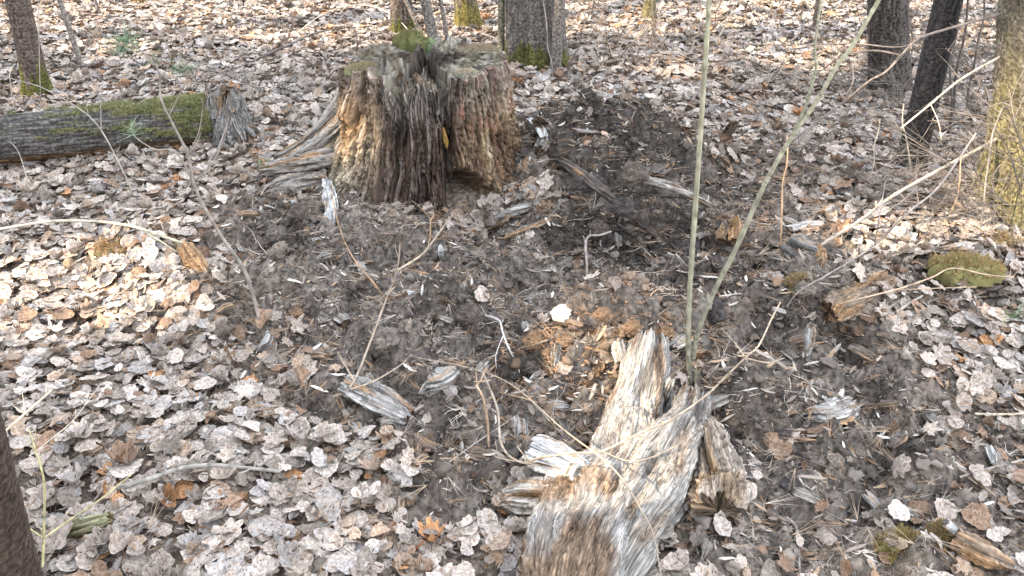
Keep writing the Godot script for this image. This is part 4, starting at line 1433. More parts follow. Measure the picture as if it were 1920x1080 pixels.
func make_twigs() -> void:
	var grey := Color(.20, .175, .155)
	var pale := Color(.36, .31, .25)
	var tan_ := Color(.27, .19, .125)
	var orange := Color(.26, .165, .10)
	var dark := Color(.085, .072, .065)
	var green := Color(.27, .265, .14)
	# the young green sapling: two stems and a stub
	var foot := G(1296, 735)
	var t := thing("sapling", "slender greenish sapling with two stems beside the weathered log", "sapling", foot)
	var stems := [[11.5, 7.5, [[1296, 742, 0], [1291, 660, 0], [1292, 570, 0], [1298, 470, 0], [1310, 300, 0], [1320, 150, 0], [1331, -20, 0], [1338, -190, 0]], 0.0], [10.5, 6.0, [[1300, 672, 0], [1308, 625, 0], [1340, 545, 0], [1378, 470, 0], [1427, 360, 0], [1453, 310, 0], [1487, 253, 0], [1533, 187, 0], [1567, 127, 0], [1600, 83, 0], [1655, -12, 0], [1740, -150, 0]], 0.0],
		[5.5, 3.5, [[1478, 268, 0], [1507, 207, 0], [1523, 157, 0], [1530, 127, 0], [1528, 93, 0], [1533, 43, 0], [1541, -10, 0], [1550, -120, 0]], 0.0], [6.0, 5.0, [[1306, 742, 0], [1305, 715, 0], [1304, 688, 0]], 0.03]]
	for k in stems.size():
		var w := []
		for p in stems[k][2]:
			w.append(onz(p[0], p[1], foot.z + stems[k][3]) - foot)
		if k == 0 or k == 3:
			w[0].y = -0.04
		var b := MB.new()
		tube(b, smooth_path(w, 14), stems[k][0] * .00070, stems[k][1] * .00072, Color(.15, .143, .108) if k < 3 else Color(.14, .13, .10), 10, 90 + k, Color(.25, .235, .16) if k < 3 else Color(.14, .13, .10))
		part("stem", b.done(), M.twig, t)
	# the pine seedling on the left
	foot = G(490, 612)
	t = thing("pine_seedling", "thin grey pine seedling with a few tufts of green needles", "seedling", foot)
	var trunk_pts := []
	var px := [[490, 614], [462, 515], [420, 450], [385, 392], [364, 345], [352, 290], [325, 235], [302, 185], [298, 135], [275, 105], [242, 78]]
	for k in px.size():
		trunk_pts.append(onz(px[k][0], px[k][1], foot.z + k * 0.008) - foot)
	var b2 := MB.new()
	tube(b2, smooth_path(trunk_pts, 9), .0062, .0016, Color(.19, .165, .145), 8, 5)
	part("stem", b2.done(), M.twig, t)
	for q in [[[[352, 290], [372, 250], [380, 200], [378, 185]], 2.0], [[[318, 215], [345, 160], [360, 130]], 2.0], [[[300, 150], [320, 110], [300, 60], [270, 30]], 1.4], [[[364, 345], [330, 285], [290, 280], [255, 258], [247, 245]], 2.6], [[[362, 340], [395, 310], [420, 260], [430, 215]], 2.2]]:
		b2 = MB.new()
		var w := []
		for p in q[0]:
			w.append(onz(p[0], p[1], foot.z + .03) - foot)
		tube(b2, smooth_path(w, 5), q[1] * .0011, .0008, Color(.20, .17, .145), 6, int(q[1] * 10))
		part("side_twig", b2.done(), M.twig, t)
	for q in [[240, 76, .055, 70, Color(.085, .135, .08), Vector3(-.5, .3, 0)], [228, 92, .045, 40, Color(.08, .13, .085), Vector3(-.4, -.5, 0)], [352, 128, .04, 45, Color(.12, .14, .09), Vector3(.3, .2, 0)], [330, 130, .04, 30, Color(.10, .14, .08), Vector3(-.4, .2, 0)], [247, 243, .045, 42, Color(.16, .20, .13), Vector3(0, .6, 0)], [285, 110, .035, 24, Color(.12, .14, .08), Vector3(.3, .4, 0)]]:
		part("needle_tuft", needle_tuft(onz(q[0], q[1], foot.z + .05) - foot, q[2], q[3], int(q[0]), q[4], q[5]), M.needle, t)
	# shoots and stems on the left
	twig("bare_shoot", "thin grey bare shoot arching in front of the mossy log", "shoot", [[3.5, 2.0, [[252, 372, 0], [235, 330, .08], [190, 245, .22], [150, 205, .27], [80, 165, .32], [30, 150, .34], [-60, 120, .38]]], [2.2, 1.2, [[190, 245, .22], [189, 200, .31], [192, 155, .40]]]], grey)
	twig("bare_shoot", "small bent grey shoot at the left edge below the log", "shoot", [[3, 1.6, [[58, 372, 0], [45, 315, .08], [28, 275, .14], [-10, 245, .18]]]], grey)
	twig("bare_shoot", "thin upright stem beside the leaning left trunk", "shoot", [[2.5, 1.6, [[77, 205, 0], [74, 120, .25], [72, 0, .55], [70, -90, .75]]]], grey)
	twig("bare_shoot", "crossed grey twigs leaning on the snag's right side", "shoot", [[4, 2, [[375, 318, .02], [405, 285, .06], [425, 235, .12], [440, 190, .17]]], [2.5, 1.5, [[330, 290, .03], [365, 275, .06], [380, 230, .11], [381, 190, .16]]]], grey)
	twig("bare_shoot", "dark drooping twig right of the splintered snag", "shoot", [[3, 1.5, [[455, 152, .15], [490, 172, .12], [508, 188, .07], [512, 205, .02]]]], dark)
	twig("arched_stick", "pale arched stick reaching in from the left edge", "stick", [[5.5, 4.5, [[365, 470, .0], [330, 452, .05], [290, 438, .07], [250, 425, .08], [190, 416, .08], [110, 414, .08], [50, 421, .07], [-60, 440, .06]]], [4, 2, [[262, 428, .07], [310, 458, .05], [345, 482, .01]]]], Color(.33, .30, .22), "", Color(.40, .355, .285))
	twig("forked_twig", "greyish tan forked twig rising from the soil before the stump", "twig", [[4.6, 2.2, [[576, 748, .01], [600, 748, .03], [640, 738, .05], [664, 714, .08], [690, 652, .16], [720, 572, .25], [744, 506, .33], [750, 455, .38]]], [3.2, 1.8, [[744, 507, .33], [790, 478, .36], [822, 438, .40], [849, 402, .43]]], [3.0, 2, [[664, 714, .08], [650, 690, .11], [634, 660, .14]]], [3.2, 2, [[578, 749, .02], [573, 730, .05], [576, 708, .07]]], [2.6, 1.6, [[640, 735, .06], [700, 715, .09], [750, 685, .11], [772, 664, .13]]]], Color(.31, .245, .18), "", Color(.19, .155, .13))
	twig("orange_twig", "orange brown twig leaning left of the forked twig", "twig", [[3.0, 1.7, [[722, 560, .01], [700, 530, .05], [660, 480, .10], [636, 425, .16], [622, 362, .24]]]], orange)
	twig("orange_twig", "short orange forked twig before the stump", "twig", [[3.0, 2, [[806, 452, .02], [807, 425, .06], [805, 408, .08], [784, 386, .11]]], [2, 1.4, [[806, 415, .07], [812, 405, .09], [812, 395, .10]]]], orange)
	twig("crooked_root", "crooked grey root curving up from the pit", "root", [[5.0, 3.5, [[1063, 592, .01], [1085, 553, .05], [1100, 512, .08], [1098, 462, .13], [1104, 443, .15], [1124, 441, .14], [1146, 434, .14]]], [2, 1, [[1100, 515, .08], [1094, 540, .04], [1090, 560, .01]]]], Color(.19, .165, .15))
	twig("long_twig", "long tan twig lying over the weathered log", "twig", [[2.4, 3.2, [[1463, 567, .17], [1447, 597, .18], [1423, 647, .17], [1397, 671, .17], [1347, 720, .20], [1323, 742, .22], [1263, 784, .23], [1200, 812, .22], [1128, 846, .20], [1070, 850, .20], [1013, 858, .15], [985, 868, .11], [955, 855, .11], [938, 825, .12], [932, 765, .13], [905, 698, .15]]],
		[2.2, 1.4, [[1397, 671, .17], [1440, 680, .14], [1471, 671, .13]]], [2, 1.2, [[1397, 670, .17], [1375, 640, .18], [1352, 616, .18]]], [2.4, 1.4, [[1113, 846, .20], [1160, 890, .21], [1200, 952, .19], [1225, 1003, .14], [1240, 1085, .06]]], [2, 1.2, [[1110, 845, .20], [1050, 800, .16], [960, 722, .13], [880, 690, .12], [770, 668, .10]]], [1.6, 1, [[1128, 846, .20], [1190, 865, .19], [1260, 840, .20], [1300, 810, .22]]], [1.8, 1.2, [[985, 868, .11], [940, 860, .08], [925, 853, .07]]]], Color(.29, .225, .16), "", Color(.20, .165, .135))
	twig("broken_twig", "short brown twig standing left of the long twig", "twig", [[3.6, 3, [[916, 838, .01], [914, 790, .06], [905, 745, .10], [892, 722, .12]]]], tan_)
	twig("broken_twig", "thin straight twig slanting left of the white slab", "twig", [[2.0, 1.5, [[840, 868, .02], [900, 825, .04], [972, 777, .07]]]], grey)
	twig("broken_twig", "thin pale twig before the rusty clods", "twig", [[2, 1.3, [[930, 735, .03], [975, 745, .04], [1008, 755, .04]]]], tan_)
	twig("pale_rootlet", "forked whitish rootlet hanging over the dark soil", "root", [[3.2, 2.2, [[910, 592, .04], [935, 600, .06], [943, 625, .05], [955, 655, .03], [976, 692, .01]]], [2, 1.2, [[944, 628, .05], [930, 665, .04], [931, 690, .02]]], [1.5, 1, [[935, 602, .06], [895, 610, .03], [870, 608, .02]]]], Color(.36, .34, .32))
	twig("yellow_twig", "yellowish upright twig at the bottom left corner", "twig", [[3.6, 1.8, [[79, 1090, .0], [82, 1000, .08], [83, 910, .20], [72, 862, .26], [54, 806, .33]]], [2.6, 1.4, [[82, 1010, .08], [130, 975, .09], [190, 935, .11], [248, 888, .14]]], [2.2, 1.2, [[80, 1008, .08], [55, 990, .10], [48, 975, .12]]]], Color(.34, .30, .165))
	twig("yellow_twig", "pale straight stick slanting at the left edge", "twig", [[3.4, 2.6, [[-30, 845, .06], [30, 790, .08], [97, 732, .05]]]], Color(.44, .37, .26))
	twig("thin_stem", "hair-thin long stem crossing the left leaves", "stem", [[1.2, .8, [[55, 855, .12], [130, 795, .12], [165, 752, .10], [190, 718, .06]]]], pale)
	twig("grey_stick", "weathered grey stick lying across the left leaves", "stick", [[6.5, 4, [[220, 915, .03], [280, 898, .05], [340, 878, .055], [400, 872, .055], [470, 878, .055], [526, 884, .05]]]], Color(.19, .175, .155))
	# right side: fallen branches and dead brush
	twig("fallen_branch", "grey brown fallen branch slanting up to the right edge", "branch", [[5, 7.5, [[1510, 488, .03], [1537, 461, .08], [1613, 413, .13], [1667, 372, .17], [1727, 337, .21], [1790, 303, .25], [1840, 277, .28], [1925, 228, .33], [2050, 150, .42]]], [3, 1.5, [[1613, 413, .13], [1680, 385, .14], [1720, 350, .19]]]], Color(.24, .20, .165))
	twig("dead_branch", "long dark dead branch hanging across the upper right", "branch", [[3, 5.0, [[1385, 372, .02], [1430, 320, .16], [1460, 287, .24], [1513, 243, .34], [1580, 193, .44], [1630, 152, .54], [1663, 133, .58], [1713, 80, .68], [1747, 63, .70], [1853, 33, .76], [1935, 8, .80], [2100, -50, .9]]], [4, 1.5, [[1690, 104, .62], [1640, 95, .62], [1587, 103, .60], [1547, 127, .52], [1500, 165, .40]]], [3.5, 1.6, [[1747, 63, .70], [1690, 88, .66], [1600, 82, .66], [1480, 84, .64], [1395, 82, .62]]], [3, 1.2, [[1580, 193, .44], [1600, 150, .52], [1595, 110, .58]]], [2.4, 1, [[1513, 243, .34], [1560, 225, .34], [1600, 232, .30]]]], dark, "", Color(.17, .14, .12))
	twig("pale_branch", "bent pale branch reaching down from the top right", "branch", [[1.6, 3.0, [[1475, 575, .06], [1500, 545, .10], [1560, 510, .16], [1640, 460, .2], [1700, 400, .3], [1760, 350, .36], [1830, 250, .5]]], [2, 1, [[1640, 460, .2], [1650, 400, .3], [1660, 340, .34]]]], Color(.20, .17, .15))
	twig("pale_branch", "thin sunlit branch running to the upper right edge", "branch", [[3.5, 5, [[1690, 240, .35], [1745, 195, .46], [1800, 150, .54], [1860, 115, .6], [1930, 78, .66], [2040, 20, .75]]], [2, 1.2, [[1745, 195, .46], [1760, 230, .4], [1765, 262, .34]]]], Color(.36, .31, .25))
	twig("pale_branch", "orange tinged long twig above the overhanging bank", "branch", [[2.6, 1.6, [[1567, 573, .06], [1613, 560, .09], [1690, 540, .12], [1747, 520, .14], [1787, 503, .16], [1850, 515, .12], [1900, 520, .1]]], [1.8, 1, [[1560, 575, .06], [1640, 548, .06], [1720, 542, .07], [1830, 538, .08]]]], Color(.33, .23, .16))
	twig("straight_stick", "short grey stick lying right of the overhanging bank", "stick", [[4.5, 3.5, [[1680, 585, .02], [1710, 566, .03], [1745, 546, .03]]]], Color(.23, .20, .17))
	twig("straight_stick", "pale peeled stick at the right edge", "stick", [[3.5, 3, [[1828, 776, .02], [1870, 777, .025], [1930, 775, .03]]]], Color(.46, .38, .27))
	twig("straight_stick", "thin dark stick slanting at the lower right edge", "stick", [[4, 3, [[1800, 895, .02], [1850, 880, .025], [1935, 858, .03]]]], grey)
	twig("crooked_stick", "grey crooked stick at the bottom right of centre", "stick", [[4, 3, [[1475, 970, .02], [1493, 990, .025], [1497, 1030, .02], [1500, 1085, .02]]]], grey)
	twig("crooked_stick", "dark forked stick lying far behind the mossy log", "stick", [[8, 4, [[480, 112, .05], [540, 85, .09], [590, 62, .09], [660, 50, .05]]], [4, 2, [[540, 85, .09], [500, 100, .05], [440, 110, .02]]]], dark)
	twig("crooked_stick", "pale curved thin stick behind the big stump", "stick", [[4, 3, [[560, 60, .06], [600, 30, .1], [650, 12, .14], [700, 12, .14], [745, 35, .1], [775, 70, .03]]]], pale)
	twig("crooked_stick", "dark broken stick on the leaves right of back trunk", "stick", [[9, 5, [[1395, 85, .03], [1440, 84, .03], [1480, 78, .05], [1500, 60, .09], [1510, 35, .14]]]], dark)
	twig("crooked_stick", "dark curved stick near the top left moss", "stick", [[8, 4, [[190, 42, .02], [205, 32, .05], [225, 30, .05]]]], dark)
	# thin upright stems
	for q in [[1322, 92, 1352, 0, 2.6, "brown", "thin brown stem right of the thick back trunk"], [1340, 85, 1382, 0, 3, "pale", "pale leaning stem right of the thick back trunk"], [1220, 95, 1222, 20, 4, "tan", "orange lit stem below the far mossy trunk"], [1463, 470, 1470, 300, 2.2, "tan", "straight thin stem rising through the right sun patch"],
			[1780, 250, 1812, 0, 5, "dark", "dark bent stem right of the black leaning trunk"], [1778, 252, 1790, 90, 5, "dark", "short dark stem close to the black leaning trunk"], [1815, 215, 1840, 30, 4, "dark", "dark stem behind the dead brush"], [1880, 330, 1850, 200, 3, "tan", "leaning stem before the mossy right trunk"],
			[1835, 440, 1870, 250, 2.5, "grey", "thin stem left of the mossy right trunk"], [1770, 430, 1810, 300, 2.2, "tan", "tan thin stem above the moss mound"], [1720, 360, 1695, 230, 2.4, "pale", "pale stem before the black trunk foot"], [1630, 350, 1650, 250, 2, "pale", "short pale stem left of the black trunk foot"],
			[1060, 150, 1105, 20, 3, "dark", "dark slanting stem right of the grey stem"], [1035, 150, 1020, 20, 2.5, "grey", "hanging thin stem before the thick back trunk"], [180, 35, 184, 0, 5, "dark", "short dark stem at the top left"], [20, 215, 22, 140, 2, "pale", "pale dead stalk left of the leaning trunk"]]:
		var base := G(q[0], q[1])
		var top := onz(q[2], q[3], base.z)
		var w := []
		for k in 6:
			w.append((top - base) * (k / 5.0) * 1.25 + Vector3(n_fine.get_noise_2d(k * 9.0, q[0]) * .03, 0, n_fine.get_noise_2d(k * 9.0, q[1] + 50.0) * .03) * minf(k, 1.0))
		var b := MB.new()
		tube(b, smooth_path(w, 4), q[4] * .0016, q[4] * .0010, {"brown": Color(.17, .115, .08), "pale": pale, "tan": tan_, "dark": dark, "grey": grey}[q[5]], 7, int(q[0]))
		lone("thin_stem", b.done(), M.twig, q[6], "stem", base, "thin bare stems standing in the litter")

func brush(label: String, foot: Vector3, dirs: Array, length: float, r: float, sd: int, col: Color, group: String) -> void:
	var t := thing("dead_brush", label, "brush", foot, group)
	var q := RandomNumberGenerator.new()
	q.seed = sd
	for d0 in dirs:
		var b := MB.new()
		var d: Vector3 = (d0 as Vector3).normalized()
		var p := Vector3.ZERO
		var pts := [p]
		for k in 5:
			p += d * length / 5.0
			d = (d + Vector3(q.randfn(0, .12), q.randfn(-.04, .1), q.randfn(0, .12))).normalized()
			pts.append(p)
		tube(b, smooth_path(pts, 4), r * 1.5, r * .5, col, 6, sd)
		for k in 24:
			var f := q.randf_range(.4, 4.7)
			var at: Vector3 = (pts[int(f)] as Vector3).lerp(pts[int(f) + 1], f - int(f))
			var o: Vector3 = (d0.normalized() * .7 + Vector3(q.randfn(0, .6), q.randfn(-.1, .5), q.randfn(0, .6))).normalized()
			var l := length * q.randf_range(.18, .55)
			var w := [at, at + o * l * .5, at + (o + Vector3(q.randfn(0, .2), -.12, q.randfn(0, .2))) * l]
			tube(b, smooth_path(w, 3), r * .55, r * .24, col * q.randf_range(.8, 1.7), 4, sd + k)
			for s in 3:
				var o2: Vector3 = (o + Vector3(q.randfn(0, .6), q.randfn(0, .5), q.randfn(0, .6))).normalized()
				var a2: Vector3 = w[1].lerp(w[2], q.randf())
				tube(b, smooth_path([a2, a2 + o2 * l * .2, a2 + o2 * l * .38 + Vector3(0, -.01, 0)], 2), r * .28, r * .15, col * q.randf_range(.9, 2.0), 3, sd + k + s)
		part("branch", b.done(), M.twig, t)

func make_brush() -> void:
	var c := Color(.115, .098, .085)
	var g := "dead twiggy brush on the right"
	brush("tangle of grey dead twigs at the scaly right trunk foot", G(1690, 190), [Vector3(-.9, .35, .3), Vector3(-.3, .5, .6), Vector3(.5, .4, .5), Vector3(-.6, .2, .7)], .50, .0026, 3, Color(.15, .13, .11), g)
	brush("low dead brush spreading before the mossy right trunk", G(1850, 360), [Vector3(-.8, .6, .1), Vector3(-.3, .9, .2), Vector3(.2, .7, .4), Vector3(-.7, .25, .5)], .60, .0026, 4, c, g)
	brush("dead brush leaning in from the right edge", G(1960, 430), [Vector3(-.9, .5, 0), Vector3(-.7, .8, .1), Vector3(-.9, .2, .2), Vector3(-.4, .9, -.1)], .72, .003, 5, c, g)
	brush("fine dead twigs behind the black leaning trunk", G(1800, 210), [Vector3(-.5, .7, .2), Vector3(.3, .8, .2), Vector3(.8, .5, .3)], .6, .0026, 6, Color(.10, .085, .075), g)
	brush("thin brown brush right of the thick back trunk", G(1150, 120), [Vector3(.4, .6, .3), Vector3(.9, .3, .3), Vector3(-.2, .6, .4)], .5, .0032, 7, Color(.17, .135, .11), g)
	brush("sparse brush on the sunny slope at the top", G(1270, 95), [Vector3(.5, .5, .2), Vector3(-.6, .4, .4), Vector3(.9, .2, .3)], .42, .003, 8, Color(.19, .14, .10), g)
	brush("sparse grey twigs left of the pale chalk splinters", G(505, 175), [Vector3(.5, .4, .3), Vector3(-.5, .4, .3)], .4, .003, 9, Color(.16, .14, .125), g)
	brush("low pale twigs on the leaves above the sapling", G(1440, 145), [Vector3(.7, .25, .4), Vector3(-.6, .25, .3), Vector3(.1, .3, .6)], .45, .003, 10, Color(.22, .19, .16), g)
	for q in [[1780, 300, "grey brush tangled between black trunk and mossy trunk", .55], [1840, 230, "tall twiggy brush left of the mossy trunk", .6], [1880, 400, "twiggy brush at the mossy trunk foot", .5], [1760, 400, "low grey brush above the fallen branch", .42], [1700, 130, "grey twigs hanging before the scaly trunk", .5], [1900, 120, "brush at the upper right edge", .65], [1600, 170, "fine twigs lying left of the scaly trunk", .42], [1500, 300, "fine grey twigs behind the green sapling fork", .4], [1820, 130, "fine brush between the black trunk and right edge", .6], [1740, 60, "fine brush at the top between two right trunks", .5]]:
		brush(q[2], G(q[0], q[1]), [Vector3(-.6, .7, .2), Vector3(.5, .8, .1), Vector3(-.2, .6, .6), Vector3(-.8, .35, -.1)], q[3], .0019, int(q[0]), Color(.095, .08, .07), g)
	# green pine sprays at the right edge
	for q in [[1905, 590, .16, "small green pine spray at the right edge", 3], [1890, 70, .55, "green pine spray at the top right edge", 4]]:
		var p := G(q[0], q[1], q[2])
		var t := thing("pine_spray", q[3], "pine branch", p, "pine sprays on the right")
		var b := MB.new()
		tube(b, smooth_path([Vector3(.22, .05, -.02), Vector3(.1, .03, 0), Vector3.ZERO], 5), .004, .002, Color(.2, .16, .13), 6, 4)
		part("stem", b.done(), M.twig, t)
		for k in 4:
			part("needle_tuft", needle_tuft(Vector3(.05 * k, .012 * k, 0), .075, 40, int(q[4]) * 10 + k, Color(.085, .115, .06), Vector3(-.6, .2, .2)), M.needle, t)

func make_trees() -> void:
	tree("leaning_tree", "brown trunk with mossy foot leaning at the top left", "tree", [72, 176], [33, 0], .062, 8.0, {"seed": 2.0, "mossy": .16, "flare": .5, "bark": Color(.105, .08, .068), "pale": Color(.20, .16, .135), "deep": .05})
	tree("young_tree", "thin pale sapling trunk right of the leaning left trunk", "tree", [158, 138], [112, 0], .016, 3.6, {"seed": 3.0, "nv": 20, "nu": 80, "bark": Color(.24, .21, .185), "pale": Color(.34, .30, .27), "flare": .2, "deep": .03})
	tree("near_tree", "dark brown trunk cropped at the bottom left corner", "tree", [12, 1165], [-80, 860], .085, 7.0, {"seed": 4.0, "bark": Color(.065, .047, .038), "pale": Color(.10, .072, .057), "deep": .02, "flare": .2, "back": 0.12})
	tree("back_tree", "thick grey barked trunk with mossy left foot behind stump", "tree", [1004, 118], [1005, 0], .165, 10.0, {"seed": 5.0, "mossy": .14, "flare": .35, "bark": Color(.12, .105, .092), "pale": Color(.30, .265, .235), "deep": .075, "nv": 110})
	tree("back_tree", "medium trunk with yellow moss behind the big stump", "tree", [880, 58], [868, -30], .075, 8.0, {"seed": 6.0, "mossy": .24, "flare": .7, "moss": Color(.20, .17, .05), "bark": Color(.10, .082, .07)})
	tree("broken_snag", "short dark broken snag with moss at the top centre", "snag", [755, 62], [752, 0], .075, .24, {"seed": 7.0, "mossy": .12, "flare": .35, "nu": 40, "bark": Color(.09, .07, .06)})
	tree("back_tree", "small trunk with sunlit yellow moss at the top", "tree", [1216, 42], [1222, -40], .04, 7.0, {"seed": 8.0, "mossy": .3, "flare": .6, "moss": Color(.20, .175, .08), "bark": Color(.16, .13, .11)})
	tree("scaly_tree", "scaly barked trunk at the top right", "tree", [1668, 178], [1665, 0], .105, 9.0, {"seed": 9.0, "flare": .25, "deep": .10, "bark": Color(.07, .058, .052), "pale": Color(.19, .165, .15), "nv": 84})
	tree("black_tree", "black trunk leaning right in front of the dead brush", "tree", [1703, 322], [1778, 0], .058, 7.0, {"seed": 10.0, "flare": .35, "deep": .05, "bark": Color(.042, .038, .037), "pale": Color(.095, .085, .08)})  # bark toned near black
	tree("mossy_tree", "yellow mossed trunk cropped at the right edge", "tree", [1950, 395], [1978, 0], .185, 9.0, {"seed": 11.0, "mossy": .6, "flare": .8, "moss": Color(.235, .205, .105), "bark": Color(.16, .14, .10), "deep": .07})
	tree("young_tree", "grey straight stem right against the thick back trunk", "tree", [1040, 140], [1050, 0], .032, 6.0, {"seed": 12.0, "nv": 36, "flare": .3, "bark": Color(.17, .15, .135), "pale": Color(.27, .24, .215), "deep": .05})
	tree("young_tree", "grey curved young stem rising behind the stump's middle", "tree", [828, 150], [797, 0], .030, 5.5, {"seed": 13.0, "nv": 36, "flare": .2, "bark": Color(.17, .15, .135), "pale": Color(.27, .245, .22), "deep": .03})
	tree("young_tree", "thin grey stem behind the stump's cleft", "tree", [852, 150], [826, 0], .012, 3.4, {"seed": 14.0, "nv": 18, "nu": 60, "flare": .2, "bark": Color(.17, .145, .13), "pale": Color(.26, .23, .205), "deep": .03})
	tree("young_tree", "greenish slim stem left of the thick back trunk", "tree", [940, 112], [940, 0], .021, 4.5, {"seed": 15.0, "nv": 26, "flare": .2, "bark": Color(.18, .17, .12), "pale": Color(.27, .255, .19), "deep": .03})
	tree("young_tree", "thin stem touching the thick back trunk's left side", "tree", [954, 118], [949, 0], .010, 3.4, {"seed": 16.0, "nv": 16, "nu": 60, "flare": .2, "bark": Color(.20, .18, .15), "pale": Color(.27, .25, .22), "deep": .03})
	tree("young_tree", "pale thin stem leaning above the stump's moss", "tree", [798, 82], [760, 0], .012, 3.4, {"seed": 17.0, "nv": 16, "nu": 60, "flare": .2, "bark": Color(.25, .21, .18), "pale": Color(.33, .29, .25), "deep": .03})
	tree("young_tree", "small brown trunk below the far right sunlight", "tree", [1527, 62], [1534, 0], .018, 5.0, {"seed": 18.0, "nv": 24, "flare": .3, "bark": Color(.17, .135, .11), "pale": Color(.27, .22, .185), "deep": .04})

func make_mossy_log() -> void:
	var at := G(200, 285)
	var t := thing("fallen_log", "fallen dark log with green moss on its right end", "log", at)
	var b := MB.new()
	var a0 := G(-330, 296, .10) - at
	var a1 := G(392, 224, .10) - at
	var dir := (a1 - a0).normalized()
	var side := dir.cross(Vector3.UP).normalized()
	var up := side.cross(dir)
	var nu := 200
	var nv := 120
	var tops := []
	for i in nu:
		var f := i / float(nu - 1)
		var c := a0.lerp(a1, f)
		for k in nv:
			var a := TAU * k / nv
			var s := f * a0.distance_to(a1)
			var g1 := n_mid.get_noise_3d(cos(a) * 13.0, sin(a) * 13.0, s * 7.0)
			var g2 := n_fine.get_noise_3d(cos(a) * 22.0, sin(a) * 22.0, s * 24.0)
			var r := .106 * (1.0 + .05 * (0.4 - 2.4 * absf(g1)) + .03 * g2 + .05 * n_soft.get_noise_2d(s * 3.0, a))
			var light := clampf(.8 - 3.2 * absf(g1) + .4 * g2, 0.0, 1.0)
			var col := Color(.055, .05, .046).lerp(Color(.18, .168, .155), light)
			var below := smoothstep(-.35, -.75, sin(a))
			col = col.lerp(Color(.21, .125, .06) * (.6 + .7 * light), below)
			var m := clampf((f - .74) * 4.0 + sin(a) * .8 + n_soft.get_noise_3d(cos(a) * 5.0, sin(a) * 5.0, s * 9.0) * 2.2 + g2 * .8 - .3, 0.0, 1.0) * (1.0 - below)
			var mc := Color(.075, .078, .034).lerp(Color(.155, .152, .066), clampf(.5 + g2 + .6 * n_soft.get_noise_3d(s * 9.0, cos(a) * 5.0, 2.0), 0.0, 1.0))
			col = col.lerp(mc, m)
			r += m * .012 * (0.8 + n_fine.get_noise_3d(cos(a) * 16.0, sin(a) * 16.0, s * 40.0))
			var p: Vector3 = c + (side * cos(a) + up * sin(a)) * r
			if m > .45:
				tops.append([p, (side * cos(a) + up * sin(a)), mc])
			b.vert(p, col, Vector2(a, s))
	b.sheet(0, nu, nv, true)
	var e := b.vert(a1 + dir * .01, Color(.2, .16, .12))
	for k in nv:
		b.tri(e, (nu - 1) * nv + (k + 1) % nv, (nu - 1) * nv + k)
	part("log_body", b.done(), M.bark, t)
	var r := RandomNumberGenerator.new()
	r.seed = 12
	b = MB.new()
	for k in 5200:
		var q: Array = tops[r.randi() % tops.size()]
		var w := r.randf_range(.7, 1.6)
		var c: Color = q[2]
		strand(b, q[0] + Vector3(r.randfn(0, .006), 0, r.randfn(0, .006)), (q[1] + Vector3(r.randfn(0, .5), .3 + r.randfn(0, .4), r.randfn(0, .5))).normalized(), r.randf_range(.008, .018), .0013, .3, r, Color(c.r * w, c.g * w, c.b * w), 2)
	part("moss_fuzz", b.done(), M.moss, t).set_meta("kind", "stuff")
	# the splintered snag at its right end
	at = G(432, 262)
	t = thing("splintered_snag", "grey splintered root snag at the mossy log's right end", "snag", at)
	b = MB.new()
	grain(b, [Vector3(0, -.05, 0), Vector3(0, .08, 0), Vector3(.01, .20, -.01), Vector3(.02, .27, -.02)], [.125, .11, .075, .03], [.11, .095, .06, .03], {"side": Vector3.RIGHT, "seed": 61.0, "nu": 80, "nv": 90, "ridge": .26, "jag1": .28, "rot": 0.0, "dark": Color(.085, .078, .072), "light": Color(.27, .255, .24)})
	part("wood_body", b.done(), M.wood, t)
	for k in 11:
		var a := r.randf() * TAU
		b = MB.new()
		var p := Vector3(cos(a) * .07, .10 + .06 * r.randf(), sin(a) * .06)
		var q := p + Vector3(cos(a) * .02 + r.randfn(0, .02), .08 + .07 * r.randf(), sin(a) * .02)
		if k < 4:
			q = Vector3(cos(a) * .15, .02, sin(a) * .13)
		grain(b, [p, p.lerp(q, .5), q], [.022, .018, .006], [.014, .010, .005], {"seed": 70 + k, "nu": 26, "nv": 22, "ridge": .24, "jag1": .2, "rot": 0.0, "dark": Color(.10, .095, .09), "light": Color(.33, .315, .30)})
		part("shard", b.done(), M.wood, t)
	blocked.append([at.x, at.z, .10])

